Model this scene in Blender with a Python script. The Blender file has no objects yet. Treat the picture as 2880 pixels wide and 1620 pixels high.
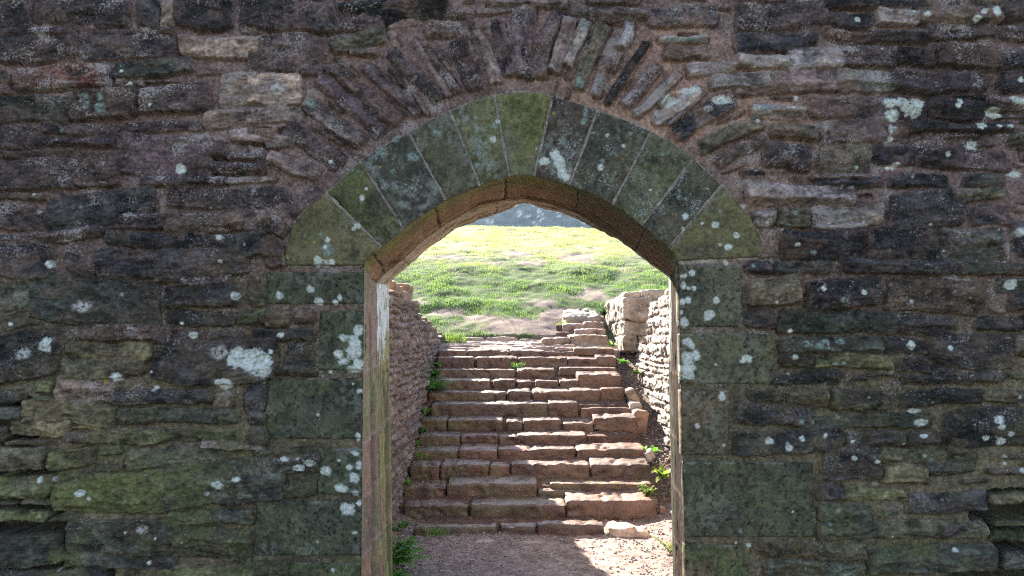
import bpy, math
import numpy as np
from mathutils import Vector

# ------------------------------------------------------------------ basics
SC = bpy.context.scene
COL = SC.collection
RS = np.random.RandomState(11)
F = 2000.0                      # focal length in layout units (photo measured at 2576 wide)
EYE = 1.8
TH = math.atan(126.0 / F)       # camera pitched slightly up
CT, ST = math.cos(TH), math.sin(TH)
D = 5.0                         # wall front plane
DB = 5.8                        # wall back plane


def P(u, v, Y):
    """measured photo position -> world x, z on the plane at distance Y"""
    u = np.asarray(u, float); v = np.asarray(v, float)
    du = (u - 1288) / F; dv = (724.5 - v) / F
    s = Y / (CT - dv * ST)
    return du * s, EYE + (ST + dv * CT) * s


def proj(x, y, z):
    z = z - EYE
    d = y * CT + z * ST
    up = -y * ST + z * CT
    return 1288 + F * x / d, 724.5 - F * up / d


def tag(o, label=None, cat=None, group=None, kind=None):
    if label: o['label'] = label
    if cat: o['category'] = cat
    if group: o['group'] = group
    if kind: o['kind'] = kind
    return o


def empty(name, loc=(0, 0, 0), label=None, cat=None, group=None):
    o = bpy.data.objects.new(name, None)
    o.empty_display_size = .2
    COL.objects.link(o)
    o.location = loc
    return tag(o, label, cat, group)


def build(name, V, Fc, mat, parent=None, C=None, smooth=True):
    V = np.ascontiguousarray(V, np.float32); Fc = np.ascontiguousarray(Fc, np.int32)
    me = bpy.data.meshes.new(name)
    n, k = Fc.shape
    me.vertices.add(len(V)); me.vertices.foreach_set('co', V.ravel())
    me.loops.add(n * k); me.loops.foreach_set('vertex_index', Fc.ravel())
    me.polygons.add(n)
    me.polygons.foreach_set('loop_start', np.arange(0, n * k, k, dtype=np.int32))
    me.polygons.foreach_set('loop_total', np.full(n, k, np.int32))
    me.update(calc_edges=True)
    me.polygons.foreach_set('use_smooth', np.full(n, bool(smooth)))
    if C is not None:
        C = np.asarray(C, np.float32)
        if C.shape[1] == 3: C = np.concatenate([C, np.zeros((len(C), 1), np.float32)], 1)
        a = me.color_attributes.new('Col', 'FLOAT_COLOR', 'POINT')
        a.data.foreach_set('color', np.clip(C, 0, 1).astype(np.float32).ravel())
    me.validate()
    me.materials.append(mat)
    o = bpy.data.objects.new(name, me)
    COL.objects.link(o)
    if parent is not None: o.parent = parent
    return o


def gridfaces(nr, nc):
    i = np.arange(nr * nc).reshape(nr, nc)
    return np.stack([i[:-1, :-1], i[:-1, 1:], i[1:, 1:], i[1:, :-1]], -1).reshape(-1, 4)


# ------------------------------------------------------------------ noise
def _h(x, y, z, s):
    h = (x * 374761393 + y * 668265263 + z * 2147483647 * 3 + s * 974634777) & 0xFFFFFFFF
    h = ((h ^ (h >> 13)) * 1274126177) & 0xFFFFFFFF
    h = h ^ (h >> 16)
    return (h & 0xFFFF) / 32767.5 - 1.0


def vn2(x, y, s=0):
    xi = np.floor(x).astype(np.int64); yi = np.floor(y).astype(np.int64)
    fx = x - xi; fy = y - yi
    fx = fx * fx * (3 - 2 * fx); fy = fy * fy * (3 - 2 * fy)
    z = 0
    a = _h(xi, yi, z, s); b = _h(xi + 1, yi, z, s); c = _h(xi, yi + 1, z, s); d = _h(xi + 1, yi + 1, z, s)
    return (a * (1 - fx) + b * fx) * (1 - fy) + (c * (1 - fx) + d * fx) * fy


def fbm2(x, y, s=0, o=4):
    r = 0; a = .5
    for i in range(o):
        r = r + a * vn2(x, y, s + i * 17); x = x * 2.03 + 11.3; y = y * 2.03 + 5.7; a *= .5
    return r


def vn3(x, y, z, s=0):
    xi = np.floor(x).astype(np.int64); yi = np.floor(y).astype(np.int64); zi = np.floor(z).astype(np.int64)
    fx = x - xi; fy = y - yi; fz = z - zi
    fx = fx * fx * (3 - 2 * fx); fy = fy * fy * (3 - 2 * fy); fz = fz * fz * (3 - 2 * fz)
    r = 0
    for dx in (0, 1):
        wx = fx if dx else 1 - fx
        for dy in (0, 1):
            wy = fy if dy else 1 - fy
            for dz in (0, 1):
                wz = fz if dz else 1 - fz
                r = r + wx * wy * wz * _h(xi + dx, yi + dy, zi + dz, s)
    return r


def fbm3(p, f, s=0, o=3):
    x, y, z = p[:, 0] * f, p[:, 1] * f, p[:, 2] * f
    r = 0; a = .5
    for i in range(o):
        r = r + a * vn3(x, y, z, s + i * 17); x = x * 2.03 + 3.1; y = y * 2.03 + 7.7; z = z * 2.03 + 1.9; a *= .5
    return r


def sm(t):
    t = np.clip(t, 0, 1)
    return t * t * (3 - 2 * t)


# ------------------------------------------------------------------ materials
def stone_mat(name, rough=.9, speck=(.42, .38, .38), sscale=55, contrast=.35, bump=.35, bscale=90, spec=.25):
    m = bpy.data.materials.new(name); m.use_nodes = True
    nt = m.node_tree; N = nt.nodes; L = nt.links
    b = N['Principled BSDF']
    at = N.new('ShaderNodeAttribute'); at.attribute_name = 'Col'
    tc = N.new('ShaderNodeTexCoord')
    n1 = N.new('ShaderNodeTexNoise'); n1.inputs['Scale'].default_value = bscale * .45; n1.inputs['Detail'].default_value = 6; n1.inputs['Roughness'].default_value = .65
    L.new(tc.outputs['Object'], n1.inputs['Vector'])
    mr = N.new('ShaderNodeMapRange'); mr.inputs['From Min'].default_value = .3; mr.inputs['From Max'].default_value = .7
    mr.inputs['To Min'].default_value = 1 - contrast; mr.inputs['To Max'].default_value = 1 + contrast
    L.new(n1.outputs['Fac'], mr.inputs['Value'])
    mul = N.new('ShaderNodeVectorMath'); mul.operation = 'SCALE'
    L.new(at.outputs['Color'], mul.inputs[0]); L.new(mr.outputs['Result'], mul.inputs['Scale'])
    # lichen crust speckle, its density per vertex in the alpha channel
    n2 = N.new('ShaderNodeTexNoise'); n2.inputs['Scale'].default_value = sscale; n2.inputs['Detail'].default_value = 4; n2.inputs['Roughness'].default_value = .7
    L.new(tc.outputs['Object'], n2.inputs['Vector'])
    n4 = N.new('ShaderNodeTexNoise'); n4.inputs['Scale'].default_value = 7; n4.inputs['Detail'].default_value = 3
    L.new(tc.outputs['Object'], n4.inputs['Vector'])
    md = N.new('ShaderNodeMapRange'); md.inputs['From Min'].default_value = .36; md.inputs['From Max'].default_value = .64
    md.inputs['To Min'].default_value = .1; md.inputs['To Max'].default_value = 1.5
    L.new(n4.outputs['Fac'], md.inputs['Value'])
    am = N.new('ShaderNodeMath'); am.operation = 'MULTIPLY'
    L.new(at.outputs['Alpha'], am.inputs[0]); L.new(md.outputs['Result'], am.inputs[1])
    ad = N.new('ShaderNodeMath'); ad.operation = 'MULTIPLY_ADD'; ad.inputs[1].default_value = .26
    L.new(am.outputs[0], ad.inputs[0]); L.new(n2.outputs['Fac'], ad.inputs[2])
    rp = N.new('ShaderNodeMapRange'); rp.inputs['From Min'].default_value = .67; rp.inputs['From Max'].default_value = .79
    L.new(ad.outputs[0], rp.inputs['Value'])
    mix = N.new('ShaderNodeMix'); mix.data_type = 'RGBA'
    L.new(rp.outputs['Result'], mix.inputs['Factor'])
    L.new(mul.outputs[0], mix.inputs['A']); mix.inputs['B'].default_value = (*speck, 1)
    L.new(mix.outputs['Result'], b.inputs['Base Color'])
    b.inputs['Roughness'].default_value = rough
    b.inputs['Specular IOR Level'].default_value = spec
    n3 = N.new('ShaderNodeTexNoise'); n3.inputs['Scale'].default_value = bscale; n3.inputs['Detail'].default_value = 5
    L.new(tc.outputs['Object'], n3.inputs['Vector'])
    bp = N.new('ShaderNodeBump'); bp.inputs['Strength'].default_value = bump; bp.inputs['Distance'].default_value = .012
    L.new(n3.outputs['Fac'], bp.inputs['Height']); L.new(bp.outputs['Normal'], b.inputs['Normal'])
    return m


def leaf_mat(name, trans=.5, rough=.55):
    m = bpy.data.materials.new(name); m.use_nodes = True
    nt = m.node_tree; N = nt.nodes; L = nt.links
    b = N['Principled BSDF']; out = N['Material Output']
    at = N.new('ShaderNodeAttribute'); at.attribute_name = 'Col'
    tc = N.new('ShaderNodeTexCoord')
    n1 = N.new('ShaderNodeTexNoise'); n1.inputs['Scale'].default_value = 9
    L.new(tc.outputs['Object'], n1.inputs['Vector'])
    mr = N.new('ShaderNodeMapRange'); mr.inputs['To Min'].default_value = .7; mr.inputs['To Max'].default_value = 1.3
    L.new(n1.outputs['Fac'], mr.inputs['Value'])
    mul = N.new('ShaderNodeVectorMath'); mul.operation = 'SCALE'
    L.new(at.outputs['Color'], mul.inputs[0]); L.new(mr.outputs['Result'], mul.inputs['Scale'])
    L.new(mul.outputs[0], b.inputs['Base Color']); b.inputs['Roughness'].default_value = rough
    b.inputs['Specular IOR Level'].default_value = .3
    tr = N.new('ShaderNodeBsdfTranslucent')
    m2 = N.new('ShaderNodeVectorMath'); m2.operation = 'MULTIPLY'; m2.inputs[1].default_value = (1.3, 1.45, .95)
    L.new(mul.outputs[0], m2.inputs[0]); L.new(m2.outputs[0], tr.inputs['Color'])
    ms = N.new('ShaderNodeMixShader'); ms.inputs['Fac'].default_value = trans
    L.new(b.outputs[0], ms.inputs[1]); L.new(tr.outputs[0], ms.inputs[2]); L.new(ms.outputs[0], out.inputs['Surface'])
    return m


M_RUB = stone_mat('rubble_stone', speck=(.30, .24, .225), sscale=70, contrast=.5, bump=.5)
M_ASH = stone_mat('dressed_stone', speck=(.27, .28, .26), sscale=80, contrast=.42, bump=.3, bscale=120)
M_REV = stone_mat('worn_reveal_stone', rough=.6, speck=(.45, .45, .42), contrast=.3, bump=.4, bscale=45, spec=.4)
M_REVR = stone_mat('damp_shaded_reveal', rough=1, speck=(.08, .07, .06), contrast=.4, bump=.4, bscale=45, spec=.02)  # damp brown stone, gloss and specks cut to help paint in shade
M_STEP = stone_mat('sandstone', rough=.5, spec=.55, speck=(.5, .42, .36), sscale=40, contrast=.3, bump=.4, bscale=50)
M_SIDE = stone_mat('side_wall_stone', rough=.7, speck=(.5, .45, .42), sscale=45, contrast=.35, bump=.5, bscale=60)
M_SOIL = stone_mat('soil', rough=1, speck=(.35, .26, .2), sscale=60, contrast=.45, bump=.7, bscale=70, spec=.1)
M_LEAF = leaf_mat('leaf')
M_GRASS = leaf_mat('grass_blade', trans=.5, rough=.38)

# ------------------------------------------------------------------ lichen blobs (photo-measured)
def _aff(ox, oy, sc, items):
    return [(ox + a[0] * sc, oy + a[1] * sc, a[2] * sc, (a[3] if len(a) > 3 and a[3] else a[2]) * sc, a[4] if len(a) > 4 else 'w') for a in items]


BLOBS = [(460, 430, 13, 13, 'w'), (222, 250, 12, 12, 'g'), (262, 248, 13, 12, 'g'), (264, 277, 18, 15, 'g'), (228, 274, 8, 9, 'g'), (232, 262, 6, 9, 'g'),
         (215, 772, 28, 18, 'p'), (130, 868, 15, 20, 'w'), (75, 890, 22, 17, 'p'), (492, 843, 14, 10, 'w'),
         (612, 900, 34, 26, 'w'), (650, 908, 42, 34, 'w'), (672, 925, 22, 24, 'w'), (592, 905, 16, 16, 'w'), (560, 885, 25, 19, 'p'), (568, 965, 22, 15, 'w'),
         (597, 745, 9, 11, 'w'), (557, 598, 11, 9, 'w'), (132, 665, 11, 10, 'w'), (782, 728, 11, 11, 'w'), (705, 743, 10, 10, 'w'),
         (803, 758, 13, 11, 'w'), (845, 760, 8, 6, 'w'), (856, 749, 6, 8, 'w'), (275, 956, 8, 9, 'y'), (300, 948, 16, 11, 'w'), (712, 843, 10, 7, 'w')]
BLOBS += _aff(626, 447, .3456, [(690, 1165, 32), (655, 1285, 35), (800, 1110, 42), (770, 1195, 48), (775, 1270, 62), (800, 1350, 40), (690, 1340, 42, 25), (780, 1390, 58, 30),
                               (578, 455, 20), (580, 530, 52, 55, 'g'), (505, 615, 26, 45), (560, 620, 62, 28, 'p'), (610, 615, 26), (480, 470, 14, 14, 'y'), (280, 572, 22, 18, 'y')])
BLOBS += _aff(626, 948, .3456, [(810, 100, 24, 18), (797, 430, 20, 34), (270, 593, 35, 20), (370, 657, 45, 26), (455, 622, 42, 26), (565, 680, 42, 38), (735, 655, 25, 20), (775, 555, 30, 20),
                               (770, 735, 40, 38), (675, 808, 44, 34), (722, 960, 56, 46), (805, 915, 20, 22), (805, 640, 24, 34), (778, 840, 32, 26, 'p'), (770, 1130, 22, 14), (372, 588, 12, 9)])
BLOBS += _aff(0, 948, .34566, [(1055, 1100, 48, 34, 'p'), (605, 838, 36, 24), (320, 742, 20, 24), (415, 742, 24, 20, 'p'), (1615, 772, 45, 30), (1740, 735, 28, 18), (1522, 838, 28, 22, 'p'), (1640, 50, 62, 40)])
BLOBS += _aff(1860.4, 0, .30868, [(1210, 850, 62, 40), (1300, 840, 70, 40), (1430, 850, 60, 48), (1230, 945, 62, 55), (1410, 915, 50, 55), (1340, 890, 50, 40), (1350, 940, 18, 18), (1765, 840, 26, 30), (1738, 882, 26, 22),
                                  (2040, 920, 72, 32), (2080, 945, 55, 28), (2255, 830, 80, 48), (2310, 870, 50, 40), (1930, 1035, 48, 36), (2078, 1045, 20, 20), (2168, 1045, 32, 18), (1890, 1190, 50, 38), (2260, 667, 25, 24), (940, 178, 32, 28),
                                  (1478, 155, 32, 28), (1412, 98, 22, 18), (1950, 120, 28, 26), (2050, 120, 32, 48), (1890, 180, 38, 24), (1250, 1360, 24), (1280, 1345, 20), (1205, 1370, 24, 18), (942, 1370, 18), (2230, 1420, 62, 28),
                                  (980, 620, 30, 30, 'g'), (1000, 700, 60, 34, 'g'), (1220, 1060, 14, 50), (1210, 1140, 30, 30)])
BLOBS += _aff(1860.4, 447.2, .34566, [(375, 270, 26, 20, 'g'), (335, 360, 30, 18, 'g'), (2020, 400, 42, 36), (1955, 780, 48, 40), (730, 893, 32, 28, 'g'), (590, 810, 18), (875, 840, 22), (1235, 1218, 36, 34), (480, 1210, 48, 28, 'g'), (560, 1225, 40, 26, 'g'),
                                      (610, 1190, 40, 18, 'g'), (720, 1190, 44, 22, 'g'), (640, 1240, 26, 16, 'g'), (390, 1305, 20), (525, 550, 28, 22, 'g'), (195, 332, 13), (400, 490, 22, 14), (745, 1345, 20, 16, 'g')])
BLOBS += _aff(1860.4, 948, .34566, [(1270, 247, 52, 18), (1305, 328, 56, 26), (205, 460, 32, 28), (345, 512, 30, 26), (605, 427, 18, 24), (1850, 310, 40, 34), (1860, 358, 36, 20), (1770, 440, 28, 22), (1880, 465, 38, 34), (1950, 412, 30, 22), (815, 588, 20, 18),
                                    (975, 610, 26, 14), (2040, 680, 26, 22), (800, 462, 20, 14), (1300, 422, 30, 14), (990, 775, 30, 16, 'p')])
BLOBS += _aff(1609.9, 447, .3456, [(542, 345, 30, 28), (692, 421, 26, 22), (637, 507, 30, 26), (327, 285, 25), (374, 695, 24, 26), (315, 785, 20, 26), (352, 806, 14), (391, 805, 17, 22), (308, 903, 24, 26), (348, 893, 24, 26), (552, 893, 25, 27), (503, 1000, 42, 38),
                                   (482, 1025, 22, 18), (320, 1057, 32, 38), (300, 980, 12, 16), (340, 1195, 40, 28), (372, 1228, 25, 26), (340, 1310, 46, 46), (405, 1292, 38, 40), (345, 1385, 58, 50), (350, 1440, 50, 30), (767, 1315, 42, 28), (745, 1335, 20, 20), (795, 1335, 18, 16),
                                   (165, 213, 16, 18, 'g'), (300, 720, 12, 14), (325, 715, 14, 16)])
BLOBS += _aff(1609.9, 948, .3456, [(590, 140, 26, 34), (610, 495, 10, 10)])
BLOBS += _aff(626, 0, .30868, [(1075, 1232, 52, 60, 'g'), (1030, 1290, 32, 26, 'g'), (1340, 1285, 60, 45, 'g'), (1200, 1130, 34, 34, 'g'), (1530, 1090, 50, 34, 'g'), (1072, 1368, 14, 14, 'y'), (1130, 1250, 10, 16, 'y'), (770, 525, 45, 22, 'g'), (520, 860, 50, 50, 'g'), (260, 740, 70, 50, 'p')])
BLOBS += _aff(1252, 0, .30868, [(715, 930, 26, 70, 'g'), (695, 1000, 26, 34, 'g'), (375, 1318, 52, 36), (465, 1265, 50, 44), (505, 1330, 50, 56), (520, 1410, 44, 56), (560, 1450, 34, 30), (835, 1366, 28, 30), (455, 930, 16, 16, 'y'), (1020, 1195, 18, 18), (590, 1390, 22, 22, 'p'),
                                 (700, 240, 40, 90, 'g'), (1500, 330, 170, 24, 'g'), (2150, 880, 80, 30, 'g'), (660, 690, 40, 60, 'g'), (1060, 300, 60, 90, 'p'), (1560, 740, 90, 34, 'w'), (1380, 830, 70, 60, 'w'), (1290, 930, 40, 30, 'p'), (1810, 830, 90, 40, 'w'), (1700, 900, 50, 28, 'p'), (850, 690, 40, 50, 'g')])
rb = np.random.RandomState(77)
for _ in range(120):
    u = rb.uniform(0, 900) if rb.rand() < .45 else rb.uniform(1700, 2576)
    v = rb.uniform(120, 1440); r = rb.choice([2.5, 3.2, 4.2, 5.5, 7]); BLOBS.append((u, v, r, r * rb.uniform(.8, 1.1), rb.choice(list('wwgp'))))
for _ in range(46):
    an = rb.uniform(.15, 3.0); rr_ = rb.uniform(1.08, 1.42)
    BLOBS.append((1312 + 395 * rr_ * math.cos(an), 690 - 290 * rr_ * math.sin(an), *([rb.uniform(3, 9)] * 2), rb.choice(list('wgg'))))
BL_COL = {'w': (.56, .54, .48), 'p': (.42, .37, .34), 'g': (.20, .24, .205), 'y': (.28, .21, .04)}


def apply_blobs(U, V, C, H=None):
    u0, u1, v0, v1 = U.min(), U.max(), V.min(), V.max()
    n = fbm2(U * .09, V * .09, 91, 4) ; n2 = fbm2(U * .25, V * .25, 92, 3)
    for i, (u, v, rx, ry, k) in enumerate(BLOBS):
        if u + 2 * rx < u0 or u - 2 * rx > u1 or v + 2 * ry < v0 or v - 2 * ry > v1: continue
        w = np.nonzero((np.abs(U - u) < 1.7 * rx) & (np.abs(V - v) < 1.7 * ry))
        if not len(w[0]): continue
        d = np.hypot((U[w] - u) / rx, (V[w] - v) / ry) + .36 * n[w] + .30 * n2[w]
        m = np.clip((1.02 - d) / (.16 if k in 'wy' else .3), 0, 1) * (.92 - .35 * (n2[w] < -.22))
        if k in 'pg': m = m * np.clip(.75 + 1.6 * n2[w], 0, 1)
        c = np.array(BL_COL[k]) * (1 + .18 * n2[w] - .18 * np.clip(1 - np.abs(d - .75) * 6, 0, 1))[:, None]
        C[w + (slice(0, 3),)] = C[w + (slice(0, 3),)] * (1 - m[:, None]) + c * m[:, None]
        C[w + (3,)] *= (1 - m)
        if H is not None: H[w] += .002 * m


PAL = {'P': (.070, .050, .056), 'N': (.044, .043, .052), 'B': (.095, .064, .050), 'O': (.110, .100, .060), 'T': (.20, .165, .14), 'G': (.085, .100, .045),
       'R': (.17, .060, .044), 'W': (.19, .175, .175), 'K': (.034, .030, .034), 'E': (.058, .072, .064), 'M': (.125, .095, .090), 'D': (.075, .074, .054)}
SPK = {'P': .45, 'N': .28, 'B': .35, 'O': .25, 'T': .5, 'G': .2, 'R': .5, 'W': .7, 'K': .28, 'E': .2, 'M': .5, 'D': .25}


def mortar_col(U, V):
    n = fbm2(U * .01, V * .01, 5, 4)
    up = np.array((.150, .108, .100)); low = np.array((.115, .100, .072)); org = np.array((.215, .145, .115))
    t = sm((V + 160 * n - 560) / 500)[..., None]
    c = up * (1 - t) + low * t
    d = np.hypot((U - 1660) / 330, (V - 260) / 230) + .5 * n
    t = sm((1.15 - d) / .7)[..., None]
    c = c * (1 - t) + org * t
    d = np.hypot((U - 2000) / 220, (V - 480) / 330) + .5 * n
    t = .5 * sm((1.1 - d) / .7)[..., None]
    c = c * (1 - t) + np.array((.20, .14, .095)) * t
    gr = vn2(U * .55, V * .55, 7) + .6 * vn2(U * .27, V * .27, 8)
    return c * .92 * np.clip(1 + .3 * fbm2(U * .06, V * .06, 6, 4) + .22 * gr + .35 * fbm2(U * .025, V * .03, 9, 3), .3, 2.0)[..., None]


# ------------------------------------------------------------------ heightfield of rubble
class HF:
    def __init__(s, AA, BB, base, C):
        s.AA, s.BB = AA, BB
        s.H = base; s.C = C
        s.cov = np.zeros(AA.shape, bool)
        s.wa = fbm2(AA * 7, BB * 7, 31, 4); s.wb = fbm2(AA * 6, BB * 9, 32, 4)
        s.wf = fbm2(AA * 30, BB * 30, 33, 3)
        s.k = 0; s.smear = .5; s.crev = .011

    def win(s, ca, cb, R):
        a = s.AA[0]
        i0, i1 = np.searchsorted(a, [ca - R, ca + R])
        b = s.BB[:, min(max((i0 + i1) // 2, 0), len(a) - 1)]
        j0, j1 = np.searchsorted(b, [cb - R, cb + R])
        return slice(max(j0 - 2, 0), j1 + 2), slice(i0, i1)

    def add(s, ca, cb, L, T, ang, prot, col, spk, warp=1.0, flat=.4):
        s.k += 1; rs = np.random.RandomState(s.k)
        R = math.hypot(L, T) / 2 + .05
        w = s.win(ca, cb, R)
        A = s.AA[w]
        if A.size == 0: return
        B = s.BB[w]
        wp = min(T * .30, .020) * warp
        a = A - ca + s.wa[w] * wp * 1.2 + s.wf[w] * .008; b = B - cb + s.wb[w] * wp * .9 + s.wf[w] * .006
        c, sn = math.cos(ang), math.sin(ang)
        p = a * c + b * sn; q = -a * sn + b * c
        q = q + rs.uniform(-.5, .5) * T * .5 * (p / L) + rs.uniform(-.5, .5) * T * .6 * ((2 * p / L) ** 2 - .3) * .5
        r = min(T * rs.uniform(.08, .3), .035)
        dx = np.abs(p) - L / 2 + r; dy = np.abs(q) - T / 2 + r
        d = np.hypot(np.maximum(dx, 0), np.maximum(dy, 0)) + np.minimum(np.maximum(dx, dy), 0) - r
        ins = -d
        e = np.where(q < 0, min(.006, T * .2), min(.009, T * .3))
        t = np.clip(ins / e, 0, 1)
        qp = rs.uniform(-.35, .25); kk = rs.uniform(.1, flat + .35)
        qq = q / T
        prof = 1 - kk * np.where(qq > qp, (qq - qp) / (.5 - qp), (qp - qq) / (.5 + qp) * rs.uniform(.2, 1.6))
        st = np.tanh(3.2 * vn2(p * 4 + 7 * s.k, q * 60 + s.wa[w] * 4, s.k)) * .32 + np.tanh(2.5 * vn2(p * 11 + 3 * s.k, q * 120 + s.wf[w], s.k + 5)) * .22 + np.tanh(4 * vn2(p * 9 + q * 6 + s.k, q * 13 - p * 3, s.k + 9)) * .25
        f2 = fbm2(A * 11, B * 16, 40 + s.k % 7, 4)
        h = (prot * prof + (.012 * st + .026 * f2) * min(1, T / .08)) * t * (2 - t) - .004 * (1 - t)
        m = (d < 0) & (h > s.H[w])
        s.H[w] = np.where(m, h, s.H[w])
        tone = (1 + rs.uniform(-.3, .3)) * (1 + 1.0 * f2 + .45 * st + .35 * s.wf[w])
        hue = np.array([1 + rs.uniform(-.1, .1), 1, 1 + rs.uniform(-.1, .1)])
        cre = (d >= 0) & (d < s.crev) & (q < T * .1) & (s.H[w] < .014)
        s.H[w] = np.where(cre, s.H[w] - .022 * (.6 + s.wb[w]), s.H[w])
        cc = np.array(col) * hue
        cc = cc * .74 + .26 * cc.mean() * np.array((1.13, .97, .90))
        cc = cc * np.clip(tone, .35, 2)[..., None]
        # mortar smeared over edges, and iron-brown or grey flush
        fl = sm((fbm2(A * 6 + 3 * s.k, B * 9, 77, 4) - .10) / .22)[..., None] * .5
        cc = cc * (1 - fl) + cc.mean() * np.array((1.25, .97, .75)) * fl
        sm_ = sm((fbm2(A * 9 + 5 * s.k, B * 13, 78, 4) + .25 * (1 - t) - .06) / .2)[..., None] * s.smear
        cc = cc * (1 - sm_) + s.C[w][..., :3] * .9 * sm_
        ed = np.clip(1 - ins / .012 + .8 * s.wf[w], 0, 1)[..., None] * .6
        Cw = s.C[w]
        cc = cc * (1 - ed) + Cw[..., :3] * ed
        Cw[..., :3] = np.where(m[..., None], cc, Cw[..., :3])
        sp = spk * (1 + .9 * fbm2(A * 5, B * 5, 60, 3)) + .35 * (qq > .1) * spk
        Cw[..., 3] = np.where(m, np.clip(sp, 0, 1), Cw[..., 3])
        s.C[w] = Cw
        s.cov[w] |= d < .012


# ------------------------------------------------------------------ the opening curves
def line_sub(poly, n):
    poly = np.asarray(poly, float)
    l = np.r_[0, np.cumsum(np.hypot(*np.diff(poly, axis=0).T))]
    t = np.linspace(0, l[-1], n)
    return np.stack([np.interp(t, l, poly[:, i]) for i in range(poly.shape[1])], 1)


def smooth_poly(p, it=2):
    p = np.asarray(p, float)
    for _ in range(it):
        q = p.copy(); q[1:-1] = .25 * p[:-2] + .5 * p[1:-1] + .25 * p[2:]; p = q
    return p


def px_poly(pts, Y):
    a = np.array(pts, float)
    return np.stack(P(a[:, 0], a[:, 1], Y), 1)


C0L = [(907, 1600), (909.5, 1449), (913, 1060), (916, 800), (917, 672)]
C0A = [(917, 672), (922, 655), (935, 644), (985, 603), (1036, 561), (1080, 531), (1122, 504), (1188, 474.6), (1235, 459), (1280, 446), (1312, 441), (1345, 444), (1431, 466), (1485, 488), (1536, 512.6), (1580, 542), (1622, 575), (1680, 622), (1697, 640), (1705, 660)]
C0R = [(1705, 660), (1708, 800), (1711, 930), (1724, 1449), (1728, 1600)]
C1L = [(967, 1600), (963, 1449), (954, 1270), (949, 1030), (944, 900), (944, 712)]
C1A = [(944, 712), (962, 690), (1008, 655), (1067, 600), (1136, 551), (1206, 513), (1275, 499), (1320, 499), (1379, 511), (1449, 533.5), (1518, 572), (1588, 620), (1650, 668), (1688, 693)]
C1R = [(1688, 693), (1695, 1020), (1700, 1449), (1703, 1600)]
C2L = [(989, 1600), (987.6, 1449), (984, 1130), (980, 980), (978, 716)]
C2A = [(978, 716), (997, 695), (1029, 669), (1081, 624), (1147, 576), (1206, 551), (1293, 520), (1320, 511), (1352, 516), (1414, 533.5), (1470, 558), (1518, 582), (1570, 613), (1622, 651.5), (1657, 678), (1682, 697)]
C2R = [(1682, 697), (1684, 1020), (1693, 1449), (1696, 1600)]
Y1 = 5.36
NL, NA = 150, 260
c0 = [line_sub(px_poly(p, D), n) for p, n in ((C0L, NL), (C0A, NA), (C0R, NL))]
c1 = [line_sub(px_poly(p, Y1), n) for p, n in ((C1L, NL), (C1A, NA), (C1R, NL))]
c2 = [line_sub(px_poly(p, DB), n) for p, n in ((C2L, NL), (C2A, NA), (C2R, NL))]
la = np.cumsum(np.r_[0, np.hypot(*np.diff(c2[1], axis=0).T)])
tg_ = np.gradient(c2[1], axis=0); tg_ /= np.linalg.norm(tg_, axis=1, keepdims=True)
wn = np.sin(np.linspace(0, math.pi, NA)) ** .4 * (.006 * np.tanh(4 * vn2(la * 6, la * 0, 3)) + .010 * fbm2(la * 22, la * 0, 4, 3))
c2[1] = c2[1] + np.stack([-tg_[:, 1], tg_[:, 0]], 1) * wn[:, None]
C0 = np.concatenate([c0[0], c0[1][1:], c0[2][1:]])
C2 = np.concatenate([c2[0], c2[1][1:], c2[2][1:]])


def inpoly(X, Z, poly):
    r = np.zeros(X.shape, bool)
    n = len(poly)
    bx0, bz0 = poly.min(0) - .01; bx1, bz1 = poly.max(0) + .01
    w = np.nonzero((X > bx0) & (X < bx1) & (Z > bz0) & (Z < bz1))
    x, z = X[w], Z[w]; q = np.zeros(x.shape, bool)
    for i in range(n):
        x0, z0 = poly[i]; x1, z1 = poly[(i + 1) % n]
        if z0 == z1: continue
        c = ((z0 > z) != (z1 > z)) & (x < (x1 - x0) * (z - z0) / (z1 - z0) + x0)
        q ^= c
    r[w] = q
    return r


# ------------------------------------------------------------------ THE GATEWAY WALL
wall = empty('gateway_wall', (0, D, 0), 'dark lichen-spotted rubble stone wall with a pointed arch doorway in its middle', 'wall')
wloc = np.array([0, D, 0])


def dense(lo, a, b, hi, st, so):
    m = 1.5 if a < -1 else 0
    return np.r_[np.arange(lo, a - m, so), np.arange(a - m, a, st * 2), np.arange(a, b, st), np.arange(b, min(b + 1.5, hi), st * 2), np.arange(min(b + 1.5, hi), hi + so, so)]


av = dense(-8.0, -3.36, 3.36, 8.0, .0060, .035)
bv = dense(-.08, .24, 3.99, 4.9, .0060, .035)
AA, BB = np.meshgrid(av, bv)
UU, VV = proj(AA, np.full_like(AA, D), BB)
base = .009 * fbm2(AA * 14, BB * 14, 1, 4) + .007 * fbm2(AA * 45, BB * 45, 2, 3)
Cw = np.concatenate([mortar_col(UU, VV), np.full(AA.shape + (1,), .55)], -1)
Cw[..., 3] = np.clip(.55 + .5 * fbm2(AA * 3, BB * 3, 8, 3) - .25 * sm((VV - 700) / 600), 0, 1)
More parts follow.
